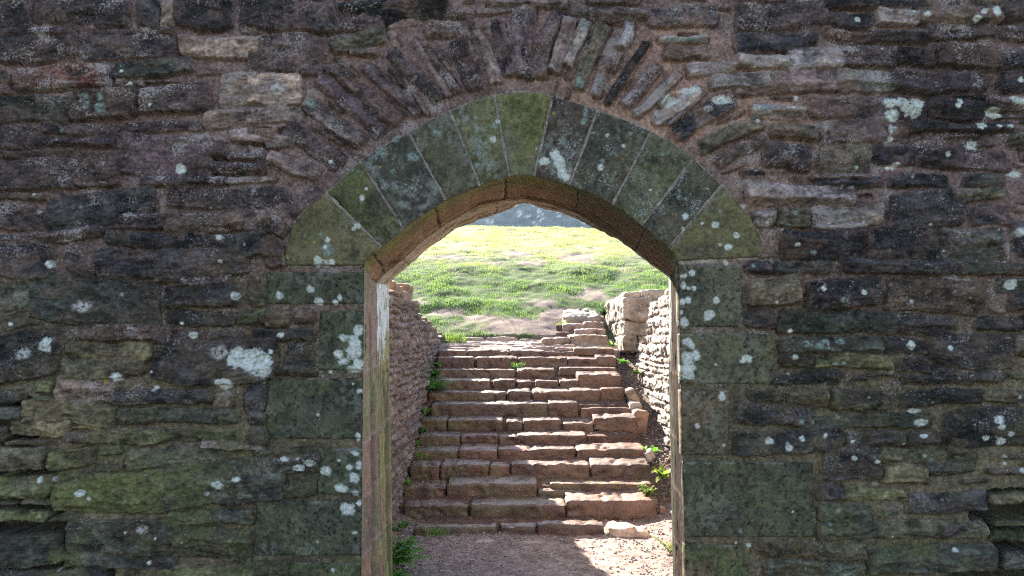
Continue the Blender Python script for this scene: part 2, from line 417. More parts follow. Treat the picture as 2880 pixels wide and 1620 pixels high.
# open-jointed corners low on both sides
for poly in ([(-60, 985), (80, 1000), (110, 1080), (60, 1140), (170, 1160), (185, 1240), (130, 1270), (190, 1310), (175, 1420), (290, 1432), (290, 1500), (-60, 1500)],
             [(2462, 1238), (2640, 1225), (2640, 1500), (2330, 1500), (2400, 1438), (2500, 1430), (2490, 1350), (2440, 1300)]):
    pp = np.array(poly, float)
    m = inpoly(UU + 14 * fbm2(AA * 9, BB * 9, 3), -(VV + 14 * fbm2(AA * 9, BB * 9, 4)), pp * np.array([1, -1]))
    base[m] = -.22 + .03 * fbm2(AA[m] * 20, BB[m] * 20, 9)
    Cw[m, :3] = np.array((.05, .045, .035)); Cw[m, 3] = 0
hole = base < -.05
hf = HF(AA, BB, base, Cw)


def put(u0, v0, u1, v1, k, tilt=0.0, prot=None):
    (xa, xb), (za, zb) = P([u0, u1], [(v0 + v1) / 2] * 2, D)
    _, zt = P((u0 + u1) / 2, v0, D); _, zl = P((u0 + u1) / 2, v1, D)
    big = (zt - zl) > .12
    gap = (max(u0, u1) < 240 and v0 > 985) or (min(u0, u1) > 2440 and v0 > 1225)
    ex = (.97, .93, -.006) if gap else (1.05, 1.12, .010)
    pr = prot if prot is not None else (.02 if gap else 0) + RS.uniform(.022, .066) + (.008 if big else 0)
    hf.add((xa + xb) / 2, (zt + zl) / 2, (xb - xa) * ex[0], (zt - zl) * ex[1] + ex[2], math.radians(tilt), pr, PAL[k], SPK[k])


def rows(ox, oy, sc, txt):
    for it in txt.split(';'):
        it = it.strip()
        if not it: continue
        f = it.split()
        q = [float(t) for t in f[:4]]
        put(ox + q[0] * sc, oy + q[1] * sc, ox + q[2] * sc, oy + q[3] * sc, f[4], float(f[5]) if len(f) > 5 else 0)


rows(0, 0, .30868, """-50 0 260 220 P;280 0 480 190 K;490 0 1040 225 P;1150 0 1320 222 N;1330 15 1440 222 T;1440 0 1890 230 K;1980 30 2340 240 P;
 0 242 270 292 K;280 242 620 290 P;1300 248 1460 290 B;-40 305 620 500 P 1;690 262 1440 470 P -1;1480 310 2110 470 T;
 150 560 890 720 R 3;-20 600 110 690 B;940 500 1560 612 E 2;1620 560 2080 605 B 3;950 640 1180 692 M;-20 700 90 770 M;
 0 800 580 990 D 1;620 740 1110 960 B;1170 720 1700 910 P;1800 620 2330 870 T;
 -20 1050 300 1200 P;370 1020 960 1100 P -2;1010 1000 1660 1068 P;1690 900 2340 1030 M 2;350 1130 930 1190 P;980 1132 1730 1430 P;1870 1050 2250 1150 M;
 420 1230 650 1290 B;-30 1230 350 1292 M;1870 1240 2140 1300 M;-30 1320 640 1530 P -2;650 1260 980 1500 B;1740 1160 1860 1290 B;1740 1330 2140 1420 P;2170 1100 2400 1200 M""")
rows(0, 447.2, .34566, """560 0 810 45 M;1050 0 1640 52 P;1660 0 2000 40 T;-20 112 480 158 O;370 115 1130 338 N 4;1260 88 2080 222 P;-30 222 330 370 P;760 265 1240 345 P;
 1250 250 2080 388 B 1;840 352 1240 372 K;-20 392 740 470 P 4;780 392 980 492 E;990 412 1880 510 N;-20 492 390 712 N 2;490 500 710 702 P;740 530 1790 712 N 1;
 1150 705 1325 757 N;250 742 1150 1062 E -1;-30 760 230 1092 E;1210 790 1720 938 N;1230 982 1720 1072 N;1740 972 1930 1062 G;500 1190 1095 1312 O;-30 1130 430 1450 N;
 1280 1112 1485 1172 P;1560 1122 1775 1182 P;1140 1192 1990 1480 N -3;480 1320 1060 1452 D;620 1080 1250 1172 M;1340 720 1680 775 P""")
rows(626, 447, .3456, """-5 90 275 190 P;-5 258 262 392 P;270 120 540 250 P 28;-60 400 130 560 N;110 430 250 640 B 20;-20 975 112 1062 D;122 978 312 1072 O;352 972 485 1052 P;50 1102 478 1172 N;
 262 1205 485 1385 N;0 700 130 930 D;60 1390 480 1440 D""")
rows(626, 948, .3456, """50 512 485 562 D;225 572 520 690 N;-200 600 222 905 N;268 732 485 862 D;60 930 232 1080 D;-10 20 120 240 N;0 380 130 480 N;10 260 120 360 N;-20 1340 330 1440 G""")
rows(0, 948, .34566, """-20 105 190 185 N;-20 200 190 325 E;200 182 830 332 O -2;90 282 545 442 O -3;492 392 672 492 P;-20 352 82 482 D;70 442 362 502 O;540 342 752 382 O;280 30 410 105 G;290 125 400 178 G;
 672 382 1195 482 G;870 232 1720 332 E;1210 392 1712 462 G;-30 492 372 690 D -1;372 502 692 680 G -1;732 502 892 562 G;940 512 1612 642 E -1;702 632 892 672 N;
 -30 702 412 890 G -2;420 702 1205 962 G;1210 622 2060 905 E 1;30 892 162 922 O;180 872 412 932 O;-30 952 392 1052 G;388 982 582 1062 G;1250 972 1850 1052 E;-30 1112 502 1382 E;
 520 1042 1272 1272 E -1;1290 1102 1820 1312 G;500 1282 1275 1382 E;-30 1402 760 1480 N;950 1372 2060 1480 G;860 100 1540 190 N;440 20 850 170 M;1560 120 1700 220 M;1480 470 1920 520 M""")
rows(1860.4, 0, .30868, """-20 40 690 235 P;700 112 1062 212 N -4;1110 92 1430 202 W;1440 0 2085 205 B;2110 -20 2360 165 K;680 0 1100 62 K;1130 0 1430 52 N;
 -20 272 622 422 N 3;700 252 1032 342 B;1040 262 1500 342 N;1520 212 2065 312 P;2130 232 2360 335 P;380 402 820 552 W 3;820 392 1252 542 P;-30 472 372 562 W;1300 402 1560 522 K;1600 382 2110 542 B;
 790 592 1252 742 W;-30 582 780 742 M;1270 592 1985 762 P;2110 592 2360 742 K;100 862 510 962 W -4;570 812 935 965 B;940 812 1515 985 P;1540 822 1965 965 K;2000 812 2360 902 M;
 250 1022 605 1122 O;650 992 1172 1175 M;1210 1012 1372 1162 B;1380 1002 1660 1072 N;1680 1012 2200 1072 N;200 1182 565 1375 P;640 1202 1060 1425 D;1060 1202 1412 1325 N;1430 1222 1745 1365 P;
 1750 1232 2170 1375 P;2200 1082 2360 1205 D;2050 420 2360 560 K;1700 780 2000 830 K;0 1390 200 1440 P;600 1425 1050 1460 M""")
rows(1860.4, 447.2, .34566, """60 62 822 192 W 1;570 0 1032 70 N;1090 -20 1500 68 N;1530 77 1885 157 O;1640 -20 1900 60 E;530 212 1032 352 W;1090 112 1612 352 N;1690 212 1962 342 N;270 232 500 352 O;
 320 392 882 592 K 1;930 372 1402 592 K;1450 392 1912 602 E;1980 332 2120 552 N;40 612 222 692 K;250 612 662 692 E;750 602 1532 692 N;1600 632 2120 702 E;
 70 732 422 912 O;480 752 1002 932 K;1070 752 1742 962 B -3;1870 742 2120 832 E;1950 852 2120 962 N;300 972 1132 1122 E -2;1150 1002 1552 1132 N;1720 1012 2120 1102 N;40 942 270 1075 N;
 310 1162 1032 1262 E;1070 1172 1362 1272 N;1390 1152 1942 1362 N;1970 1152 2120 1282 D;310 1272 522 1362 K;550 1282 1082 1372 G;1150 1312 1372 1402 N;1400 1376 1900 1460 N;400 1402 742 1460 N;110 240 260 350 W;1560 390 1680 440 M""")
rows(1860.4, 948, .34566, """230 -10 702 52 N;1190 -10 1682 38 N;350 82 622 212 O;650 102 1072 232 D;1180 92 1742 192 K;1770 102 2002 172 O;2010 102 2120 202 N;
 -20 192 492 342 N -2;500 272 1362 362 E;1490 242 2120 502 K;-20 392 722 542 N;760 402 1182 492 N;1200 402 1432 482 N;610 522 1022 742 N;1040 512 1702 612 D;1370 602 1702 702 E;1800 662 2120 702 N;1050 642 1362 752 O;
 570 792 762 882 K;770 812 1192 892 G;1210 842 1775 972 N 3;1800 832 2120 932 O;570 922 952 1042 E;570 1062 1002 1162 E;1010 1042 1775 1162 D;1830 1022 2120 1082 G;1800 1102 2120 1212 G;
 130 1202 542 1302 O;550 1212 902 1312 D;940 1232 1845 1402 E;1890 1242 2120 1402 E;200 1342 882 1460 E;1460 1060 1700 1150 N""")
# above the arch
rows(626, 0, .30868, """-10 0 702 232 K;760 0 1600 202 K 2;690 262 1122 400 D 9;1450 192 1692 302 M 3;830 402 1052 452 T;-5 622 432 852 T;-5 902 432 1002 M;-5 1052 232 1152 B;-5 1202 122 1302 M;20 300 600 590 P;640 120 1100 240 P""")
rows(1252, 0, .30868, """600 72 1222 182 M;1250 62 1780 202 M 2;1310 302 1702 352 W;1360 392 1702 492 B;1540 512 1932 602 W 2;1740 612 2202 712 W 2;-60 0 560 60 M;-160 60 300 110 M 3""")


# the relieving arch: thin slabs on edge, inner end -> outer end
def slab(ox, oy, sc, x0, y0, x1, y1, th, k):
    (xa, xb), (za, zb) = P([ox + x0 * sc, ox + x1 * sc], [oy + y0 * sc, oy + y1 * sc], D)
    hf.add((xa + xb) / 2, (za + zb) / 2, math.hypot(xb - xa, zb - za), th * sc / 400 * 1.12, math.atan2(zb - za, xb - xa), RS.uniform(.034, .062), PAL[k], SPK[k], warp=.8)


for t in """930 1190 450 830 120 M;765 1340 290 1040 150 P;560 1449 170 1270 120 M;1110 1080 560 640 140 P;1240 1000 860 720 130 P;1400 940 930 540 95 P;1560 830 1150 430 110 P;1640 800 1340 330 60 M;
 1720 770 1430 400 75 P;1850 750 1690 320 135 P;2030 690 1850 240 110 M;2050 690 1960 480 50 W;2090 640 2000 180 85 P;2200 640 2090 150 95 P;840 640 600 560 60 P;700 600 900 760 50 M;1300 640 1160 400 45 O""".split(';'):
    f = t.split(); slab(626, 0, .30868, *[float(q) for q in f[:5]], f[5])
for t in """100 640 60 280 80 P;170 640 170 90 110 P;230 650 260 90 80 P;330 640 470 80 130 P;450 600 590 150 110 M;545 540 720 170 100 W;640 730 870 200 115 D;780 790 900 470 90 M;990 400 1090 190 95 W;
 870 860 1220 350 75 K;1030 880 1300 540 90 M;1120 950 1470 590 75 W;1260 1000 1650 730 110 W;1380 1030 1700 760 40 M;1430 1100 1920 800 150 K;1640 1230 2130 990 130 O;1790 1330 2190 1110 110 M;640 560 560 640 60 B;1350 560 1180 760 30 M""".split(';'):
    f = t.split(); slab(1252, 0, .30868, *[float(q) for q in f[:5]], f[5])

# filler stones wherever nothing was measured
EXT = [(718, 672), (714, 640), (728, 580), (755, 540), (820, 485), (905, 405), (965, 366), (1028, 334), (1080, 302), (1132, 278), (1185, 256), (1243, 238), (1290, 231), (1335, 230), (1391, 240), (1445, 256), (1500, 277), (1570, 300), (1638, 330), (1695, 362), (1745, 399), (1816, 465), (1855, 505), (1888, 548), (1910, 585), (1920, 615), (1912, 650)]
ext = px_poly(EXT, D)
ring = np.concatenate([ext, C0[::-1][(C0[::-1][:, 1] > P(917, 672, D)[1])]])
RELV = [(712, 440), (640, 400), (700, 300), (755, 190), (900, 110), (1035, 80), (1180, 40), (1300, 22), (1420, 14), (1560, 40), (1655, 100), (1700, 175), (1800, 215), (1880, 250), (1955, 300), (1945, 380), (1880, 425), (1830, 450)]
relv = np.concatenate([px_poly(RELV, D), ext[(px_poly(EXT, D)[:, 1] > P(900, 470, D)[1])][::-1]])
open_m = inpoly(AA, BB, np.concatenate([C0, [[C0[-1, 0], -1], [C0[0, 0], -1]]]))
ring_m = inpoly(AA, BB, ring)
JAMB = [  # corners measured on the photo: outer x, top, bottom, palette
    ('L', 668, 680, 770, 'E'), ('L', 803, 778, 936, 'E'), ('L', 668, 947, 1109, 'E'), ('L', 802, 1124, 1248, 'E'), ('L', 640, 1256, 1402, 'E'), ('L', 720, 1412, 1600, 'G'),
    ('R', 1869, 662, 828, 'D'), ('R', 1951, 836, 970, 'D'), ('R', 1832, 978, 1150, 'B'), ('R', 2049, 1158, 1356, 'E'), ('R', 1888, 1367, 1600, 'G')]
no_fill = ring_m | open_m
for s_, xo, v0, v1, k in JAMB:
    no_fill |= (UU > min(xo, 1000)) & (UU < max(xo, 1600)) & (VV > v0) & (VV < v1) & ((UU < 1300) == (s_ == 'L'))
hf.cov |= no_fill | hole
relm = inpoly(AA, BB, relv)
nt = 0
for L0, L1, T0, T1, n in ((.25, .6, .07, .16, 900), (.14, .4, .04, .09, 2600), (.06, .25, .022, .045, 5000), (.05, .2, .012, .025, 5000)):
    for _ in range(n):
        ca = RS.uniform(-7.9, 7.9); cb = RS.uniform(0, 4.85)
        L = RS.uniform(L0, L1); T = RS.uniform(T0, T1)
        i0, i1 = np.searchsorted(av, [ca - L / 2, ca + L / 2]); j0, j1 = np.searchsorted(bv, [cb - T / 2, cb + T / 2])
        if i1 - i0 < 2 or j1 - j0 < 2 or hf.cov[j0:j1, i0:i1].mean() > .11: continue
        u, v = proj(ca, D, cb)
        rel = relm[min((j0 + j1) // 2, len(bv) - 1), min((i0 + i1) // 2, len(av) - 1)]
        if rel: continue
        low = v > 820 + 200 * RS.uniform(-1, 1)
        k = RS.choice(list('NEGDOB')) if low else RS.choice(list('PPMMBW'))
        hf.add(ca, cb, L, T, RS.uniform(-.04, .04), RS.uniform(.014, .044), PAL[k], SPK[k])
cx_, cz_ = P(1312, 640, D)
for L0, L1, T0, T1, n_ in ((.28, .45, .04, .07, 500), (.14, .3, .028, .045, 1200), (.06, .16, .016, .03, 1500)):
    for _ in range(n_):
        ca = RS.uniform(-1.75, 1.75); cb = RS.uniform(2.7, 3.95)
        ii, jj = np.searchsorted(av, ca), np.searchsorted(bv, cb)
        if not relm[jj, ii]: continue
        L = RS.uniform(L0, L1); T = RS.uniform(T0, T1); an = math.atan2(cb - cz_, ca - cx_)
        tt_ = np.linspace(-.5, .5, 24)[:, None]; ww_ = np.linspace(-.5, .5, 5)[None]
        qa = ca + L * tt_ * math.cos(an) - T * ww_ * math.sin(an); qb = cb + L * tt_ * math.sin(an) + T * ww_ * math.cos(an)
        qi = np.clip(np.searchsorted(av, qa.ravel()), 0, len(av) - 1); qj = np.clip(np.searchsorted(bv, qb.ravel()), 0, len(bv) - 1)
        if (hf.cov[qj, qi] | ~relm[qj, qi]).mean() > .12: continue
        k = RS.choice(list('PPMMBK') if ca < .25 else list('PMMWBO'))
        hf.add(ca, cb, L, T, an, RS.uniform(.02, .045), PAL[k], SPK[k], warp=.8)
H = hf.H; C = hf.C
H[ring_m] = np.minimum(H[ring_m], .003)
for s_, xo, v0, v1, k in JAMB:
    m = (UU > min(xo, 1000) + 6) & (UU < max(xo, 1600) - 6) & (VV > v0 + 4) & (VV < v1 - 4) & ((UU < 1300) == (s_ == 'L'))
    H[m] = np.minimum(H[m], -.004)
mm = ring_m & ~open_m
C[mm, :3] = np.array((.19, .18, .155)) * (1 + .3 * fbm2(AA[mm] * 20, BB[mm] * 20, 3))[:, None]
# green algae and moss film low on the wall, in ragged drifts
al = sm((VV - 900 + 420 * fbm2(AA * 1.3, BB * 1.3, 50, 4)) / 520) * np.clip(.12 + 2.0 * fbm2(AA * 4, BB * 6, 51, 5), 0, 1) * .75
al *= np.where(UU < 700, 1.0, np.where(UU > 2000, .75, .8))
gc = np.array((.088, .105, .042)) * (1 + .7 * fbm2(AA * 12, BB * 12, 52, 3))[..., None]
C[..., :3] = C[..., :3] * (1 - al[..., None]) + gc * al[..., None]
C[..., 3] *= 1 - .6 * al
upm = sm((760 - VV + 200 * fbm2(AA * 1.5, BB * 1.5, 57, 3)) / 300)[..., None]
C[..., :3] *= np.array((1.06, .89, .83)) * upm + np.array((1.10, .92, .74)) * (1 - upm)
dp = np.clip(np.hypot((UU - 2400) / 190, (VV - 260) / 240), 0, 2) + .6 * fbm2(AA * 2, BB * 2, 58, 4)
C[..., :3] *= (1 - .42 * sm((1.05 - dp) / .5))[..., None]          # damp dark stain running down at the right
mu = C[..., :3].mean()
C[..., :3] = C[..., :3] * (C[..., :3].mean(-1, keepdims=True) / mu) ** .22
C[..., :3] *= np.clip(1 + .6 * fbm2(AA * 1.6, BB * 2.2, 55, 3) + .6 * fbm2(AA * 55, BB * 75, 56, 3), .4, 1.8)[..., None]
apply_blobs(UU, VV, C, H)
V = np.stack([AA, -H, BB], -1).reshape(-1, 3)
Fg = gridfaces(*AA.shape)
om = open_m.ravel()
keep = ~om[Fg].any(1)
isr = relm.ravel()[Fg].sum(1) >= 2


def submesh(name, sel, mat, parent, label=None):
    Fs = Fg[sel]
    ids, inv = np.unique(Fs, return_inverse=True)
    o = build(name, V[ids], inv.reshape(-1, 4), mat, parent, C.reshape(-1, 4)[ids])
    if label: o['label'] = label
    return o


submesh('rubble_masonry', keep & ~isr, M_RUB, wall)
submesh('relieving_arch', keep & isr, M_RUB, wall, 'fan of thin rough slabs set on edge over the dressed arch ring')
del hf


# dressed stones of arch and jambs
def patch(name, A, B, c1_, c2_, spk, prot=.016, seed=0, tool=0, label=None, parent=None, pit=0, innerflat=True):
    A = np.asarray(A); B = np.asarray(B)
    lw = max(np.hypot(*(A[-1] - A[0])), np.hypot(*(B[-1] - B[0]))); ll = np.hypot(*(A.mean(0) - B.mean(0)))
    nc = max(8, int(lw / .007)); nr = max(8, int(ll / .007))
    a = line_sub(A, nc); b = line_sub(B, nc)
    t = np.linspace(0, 1, nr)[:, None, None]
    XZ = a[None] * (1 - t) + b[None] * t
    X, Z = XZ[..., 0], XZ[..., 1]
    tt = np.linspace(0, 1, nr)[:, None] * np.ones((1, nc)); ss = np.ones((nr, 1)) * np.linspace(0, 1, nc)[None]
    wa = np.hypot(*(a[-1] - a[0])); wb = np.hypot(*(b[-1] - b[0])); wid = wa * (1 - tt) + wb * tt
    d = np.minimum(np.minimum(ss, 1 - ss) * wid, (1 - tt) * ll) 
    di = tt * ll
    nz = fbm2(X * 9, Z * 9, 200 + seed, 4); nf = fbm2(X * 40, Z * 40, 210 + seed, 3)
    e = np.clip((d + .004 * nf + .004 * nz) / .016, 0, 1)
    H = -.010 + (prot + .010) * e * (2 - e)
    ei = np.clip(di / .012, 0, 1); H = np.where(di < .012, np.minimum(H, prot * (.62 + .38 * ei)), H)
    H += (.010 * nz + .005 * nf) * e
    if tool: H += .0042 * np.sin((X * math.cos(tool) + Z * math.sin(tool)) * 420 + 5 * nz) * e * (fbm2(X * 5, Z * 5, 230 + seed) > -.15)
    n1 = sm((fbm2(X * 6, Z * 6, 240 + seed, 4) + .18) / .36)[..., None]
    C = np.array(c1_) * (1 - n1) + np.array(c2_) * n1
    C = (C * .82 + C.mean(-1, keepdims=True) * .18) * np.array((1.36, 1.15, .86))
    C = C * np.clip(1 + .7 * nf + .5 * nz, .3, 2)[..., None]
    mz = sm((fbm2(X * 3.2 + 9 * seed, Z * 3.2, 270, 4) - .08) / .2)[..., None] * np.clip(.5 + 2 * nf, 0, 1)[..., None] * ({0: .5, 1: .8, 4: .6, 5: .6, 8: .4, 10: .35}.get(seed, .12) if seed < 11 else .3)
    C = C * (1 - mz) + np.array((.105, .105, .035)) * mz
    gz = sm((fbm2(X * 4.1 + 5 * seed, Z * 4.1, 280, 4) - .14) / .16)[..., None] * np.clip(.4 + 2.6 * nf, 0, 1)[..., None] * ({2: .8, 4: .8, 5: .6, 3: .4, 6: .55}.get(seed, .2) if seed < 11 else .3)
    C = C * (1 - gz) + np.array((.185, .18, .155)) * gz
    if pit:
        pn = sm((vn2(X * 75, Z * 75, 250 + seed) + .5 * vn2(X * 150, Z * 150, 251 + seed) - .55) / .25)
        C = C * (1 - .75 * pit * pn[..., None]); H -= .003 * pn * pit
    ed = np.clip(1 - np.minimum(d, 1) / .009 + 1.6 * nf + 1.2 * nz - .15, 0, 1)[..., None] * .6
    C = C * (1 - ed) + np.array((.25, .20, .165)) * ed
    sp = np.clip(spk * (1 + 1.2 * fbm2(X * 5, Z * 5, 260 + seed)), 0, 1)
    C = np.concatenate([C, sp[..., None]], -1)
    U, Vv = proj(X, np.full_like(X, D), Z)
    apply_blobs(U, Vv, C, H)
    front = np.stack([X, -H, Z], -1).reshape(-1, 3); C = C.reshape(-1, 4)
    F1 = gridfaces(nr, nc)
    i = np.arange(nr * nc).reshape(nr, nc)
    rim = np.concatenate([i[0, :], i[1:, -1], i[-1, -2::-1], i[-2:0, 0]])
    k = len(rim); back = front[rim].copy(); back[:, 1] = .10
    cen = front.mean(0); back[:, [0, 2]] += (cen[[0, 2]] - back[:, [0, 2]]) * .02
    Vs = np.concatenate([front, back]); Cs = np.concatenate([C, C[rim]])
    j = np.arange(k); jn = (j + 1) % k
    F2 = np.stack([rim[j], nr * nc + j, nr * nc + jn, rim[jn]], 1)
    o = build(name, Vs, np.concatenate([F1, F2]), M_ASH, parent or wall, Cs)
    if label: o['label'] = label
    return o


def seg(poly, p, q, n=60):
    """stretch of a polyline between the points nearest p and q"""
    l = np.r_[0, np.cumsum(np.hypot(*np.diff(poly, axis=0).T))]
    pd = line_sub(poly, 3000); ld = np.linspace(0, l[-1], 3000)
    a = ld[np.argmin(np.hypot(*(pd - p).T))]; b = ld[np.argmin(np.hypot(*(pd - q).T))]
    t = np.linspace(a, b, n)
    return np.stack([np.interp(t, l, poly[:, 0]), np.interp(t, l, poly[:, 1])], 1)


J = [((718, 672), (917, 673)), ((820, 485), (961, 623)), ((905, 405), (1017, 576)), ((1029, 334), (1122, 505)), ((1132, 278), (1208, 467)), ((1243, 238), (1282, 446)),
     ((1391, 240), (1343, 444)), ((1503, 277), (1432, 467)), ((1638, 330), (1540, 515)), ((1745, 399), (1613, 568)), ((1816, 465), (1682, 624)), ((1912, 652), (1705, 659))]
VC = [((.105, .092, .058), (.085, .072, .052), .2, 0, 0), ((.072, .078, .038), (.056, .053, .042), .3, 1.9, .2), ((.042, .045, .043), (.060, .062, .058), .3, 0, .4), ((.075, .074, .054), (.058, .056, .044), .2, 0, .3),
      ((.10, .105, .062), (.08, .08, .056), .4, 1.1, 0), ((.098, .105, .044), (.135, .14, .108), .35, .9, .15), ((.050, .038, .036), (.068, .050, .044), .4, 0, .5), ((.044, .046, .042), (.056, .052, .040), .35, 0, .5),
      ((.088, .096, .062), (.07, .076, .056), .35, .5, .2), ((.050, .049, .043), (.062, .056, .048), .35, 0, .5), ((.095, .086, .046), (.072, .066, .046), .2, 0, .3)]
VL = ['olive brown springer stone at the left foot of the arch', 'voussoir with a bright green moss stripe', 'dark voussoir with pale round lichen spots', None, 'green tooled voussoir left of the keystone', 'mossy yellow-green keystone',
      'dark purple voussoir with a large white lichen patch', 'nearly black voussoir with small white specks', 'grey-green finely tooled voussoir', None, 'olive springer stone at the right foot of the arch']
SH = .0028
for i in range(11):
    o0 = np.stack(P(*J[i][0], D)); i0 = np.stack(P(*J[i][1], D)); o1 = np.stack(P(*J[i + 1][0], D)); i1 = np.stack(P(*J[i + 1][1], D))
    inn = seg(C0, i0, i1); out = seg(ext, o0, o1)
    # pull the joint sides in a little so that mortar shows
    g = .0042
    def shrink(c):
        l = np.hypot(*(c[-1] - c[0])); t = np.linspace(g / max(l, .05), 1 - g / max(l, .05), len(c))
        x = np.linspace(0, 1, len(c)); return np.stack([np.interp(t, x, c[:, 0]), np.interp(t, x, c[:, 1])], 1)
    a, b, s_, tl, pt = VC[i]
    patch('voussoir', shrink(inn), shrink(out), a, b, s_, seed=i, tool=tl, label=VL[i], pit=pt)
JL = {2: 'large square green jamb stone', 8: 'brown jamb stone under the tan-edged one', 9: 'largest square jamb stone, dark green grey', 7: 'jamb stone with a tan worn end'}
for i, (s_, xo, v0, v1, k) in enumerate(JAMB):
    pts = c0[0] if s_ == 'L' else c0[2]
    zt = P(1300, v0 + 3, D)[1]; zb = P(1300, v1 - 3, D)[1]
    zz = np.linspace(zb, zt, 40); o_ = np.argsort(pts[:, 1])
    inn = np.stack([np.interp(zz, pts[o_, 1], pts[o_, 0]), zz], 1)
    xo_ = P(xo, (v0 + v1) / 2, D)[0]
    out = np.stack([xo_ + .012 * fbm2(zz * 7, zz * 0 + i, 3), zz], 1)
    if s_ == 'L': inn, out = inn, out
    col = {'E': ((.056, .066, .046), (.046, .050, .041)), 'D': ((.080, .078, .058), (.062, .062, .050)), 'B': ((.095, .073, .052), (.072, .066, .048)), 'G': ((.056, .075, .038), (.078, .072, .046))}[k]
    patch('jamb_stone', inn, out, *col, .16, seed=20 + i, pit=1.0, label=JL.get(i), prot=.014)


# reveals: the dressed passage through the wall
def loft(name, cs, Ys, nsub, colfn, parent, mat=M_REV, amp=.006, fy=3, seed=0, label=None, endgap=0):
    rows_ = []; ys = []
    for k in range(len(cs) - 1):
        n = nsub[k]
        for t in np.linspace(0, 1, n, endpoint=(k == len(cs) - 2)):
            rows_.append(cs[k] * (1 - t) + cs[k + 1] * t); ys.append(Ys[k] * (1 - t) + Ys[k + 1] * t)
    G = np.array(rows_); Y = np.array(ys)[:, None] * np.ones((1, G.shape[1]))
    tg = np.gradient(G, axis=1); tg /= np.linalg.norm(tg, axis=2, keepdims=True) + 1e-9
    nrm = np.stack([-tg[..., 1], tg[..., 0]], -1)          # points out of the opening, into the wall
    l = np.cumsum(np.r_[0, np.hypot(*np.diff(G[0], axis=0).T)])[None] * np.ones((G.shape[0], 1))
    w = np.linspace(0, 1, G.shape[0])[:, None]
    w = np.clip(np.minimum(np.minimum(w * 12, (1 - w) * 9), 1), .10, 1)
    disp = (fbm2(l * 2.2, Y * fy * 4, 300 + seed, 4) * 1.2 + fbm2(l * 5, Y * 60, 310 + seed, 3) * .8) * amp * w
    Cc, dd = colfn(G[..., 0], Y, G[..., 1], l)
    disp = disp + dd * w
    G = G + nrm * disp[..., None]
    V = np.stack([G[..., 0], Y - D, G[..., 1]], -1).reshape(-1, 3)
    o = build(name, V, gridfaces(*Y.shape), mat, parent, Cc.reshape(-1, 4))
    if label: o['label'] = label
    return o


JZL = [P(1300, v, 5.1)[1] for v in (940, 1112, 1246, 1388)]


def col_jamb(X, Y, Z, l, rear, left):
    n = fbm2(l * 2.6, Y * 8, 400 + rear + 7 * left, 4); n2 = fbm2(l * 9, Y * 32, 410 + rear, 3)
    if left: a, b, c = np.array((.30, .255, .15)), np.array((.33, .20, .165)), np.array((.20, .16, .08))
    else: a, b, c = np.array((.022, .017, .014)), np.array((.03, .021, .018)), np.array((.014, .012, .009))  # right side: damp brown stone, darkened further to paint in its shade
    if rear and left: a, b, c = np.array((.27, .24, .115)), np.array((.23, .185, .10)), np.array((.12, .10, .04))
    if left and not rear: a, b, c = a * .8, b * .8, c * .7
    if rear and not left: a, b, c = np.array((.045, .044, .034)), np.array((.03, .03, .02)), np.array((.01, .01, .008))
    t = sm((n + .15) / .35)[..., None]; q = sm((n2 - .1) / .3)[..., None] * .45
    C = (a * (1 - t) + b * t) * (1 - q) + c * q
    if left:
        blk = np.digitize(Z, sorted(JZL)) + 3 * rear
        C = C * (np.array([(1.15, 1.05, .8), (.85, .85, .8), (1.1, 1.0, .95), (.95, 1.05, .8), (1.1, 1.0, .95), (1.05, 1.1, .8), (.9, .95, .75), (1.1, 1.1, .8), (1, 1, 1)])[np.clip(blk, 0, 8)])
    if rear:   # pale glare painted into the colour at the top of the rear jamb
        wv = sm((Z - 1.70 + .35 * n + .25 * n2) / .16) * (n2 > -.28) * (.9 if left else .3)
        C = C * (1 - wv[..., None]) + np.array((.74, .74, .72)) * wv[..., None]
    else:
        mo = sm((Z - 2.0 + .35 * n) / .4)[..., None] * .65
        C = C * (1 - mo) + np.array((.13, .12, .035)) * mo
    d = .005 * n2 + .007 * sm((np.abs(n2) - .28) / .2)
    if left and not rear: d = d + .014 * sm((fbm2(l * 1.1, Y * 9, 420, 3) - .08) / .2) * sm((Y - D - .15) / .1)
    if left:
        wid = (Y - D) / .36 if not rear else (Y - Y1) / .44
        hol = (1 - .9 * rear * sm((Z - 1.6) / .2)) * sm((fbm2(l * 1.6 + 3 * rear, Y * 4, 425 + rear, 4) + .5 * n2 - .04) / .10) * sm((wid - .42) / .18) * sm((1.0 - wid) / .12)
        d = d + .022 * hol
        C = C * (1 - .75 * hol[..., None]) + np.array((.065, .05, .025)) * .75 * hol[..., None]
        seam = np.clip(1 - np.abs(wid - (.62 if not rear else .30) - .05 * fbm2(l * 3, l * 0, 427)) / .035, 0, 1) * (fbm2(l * 1.3, l * 0, 428 + rear) > -.12)
        d = d + .008 * seam; C = C * (1 - .5 * seam[..., None])
        pk = sm((fbm2(l * 1.1, Y * 3, 429, 3) - .05) / .15)[..., None] * (.25 - .25 * rear)
        C = C * (1 - pk) + np.array((.26, .14, .115)) * pk
        if rear:
            fk = sm((vn2(l * 38, Y * 60, 431) + .5 * vn2(l * 90, Y * 120, 432) - .62) / .2) * (Z > 1.45)
            C = C * (1 - .75 * fk[..., None]); d = d + .004 * fk
    for zj in JZL:
        g = np.clip(1 - np.abs(Z - zj - .10 * (Y - D) * left + .02 * n) / .016, 0, 1)
        gm = (.75 if left else .15) * g[..., None]; C = C * (1 - gm) + np.array((.34, .24, .20)) * gm; d = d - .007 * g
    C = C * (1 + .45 * n2)[..., None]
    return np.concatenate([C, np.full(Z.shape + (1,), .12)], -1), d


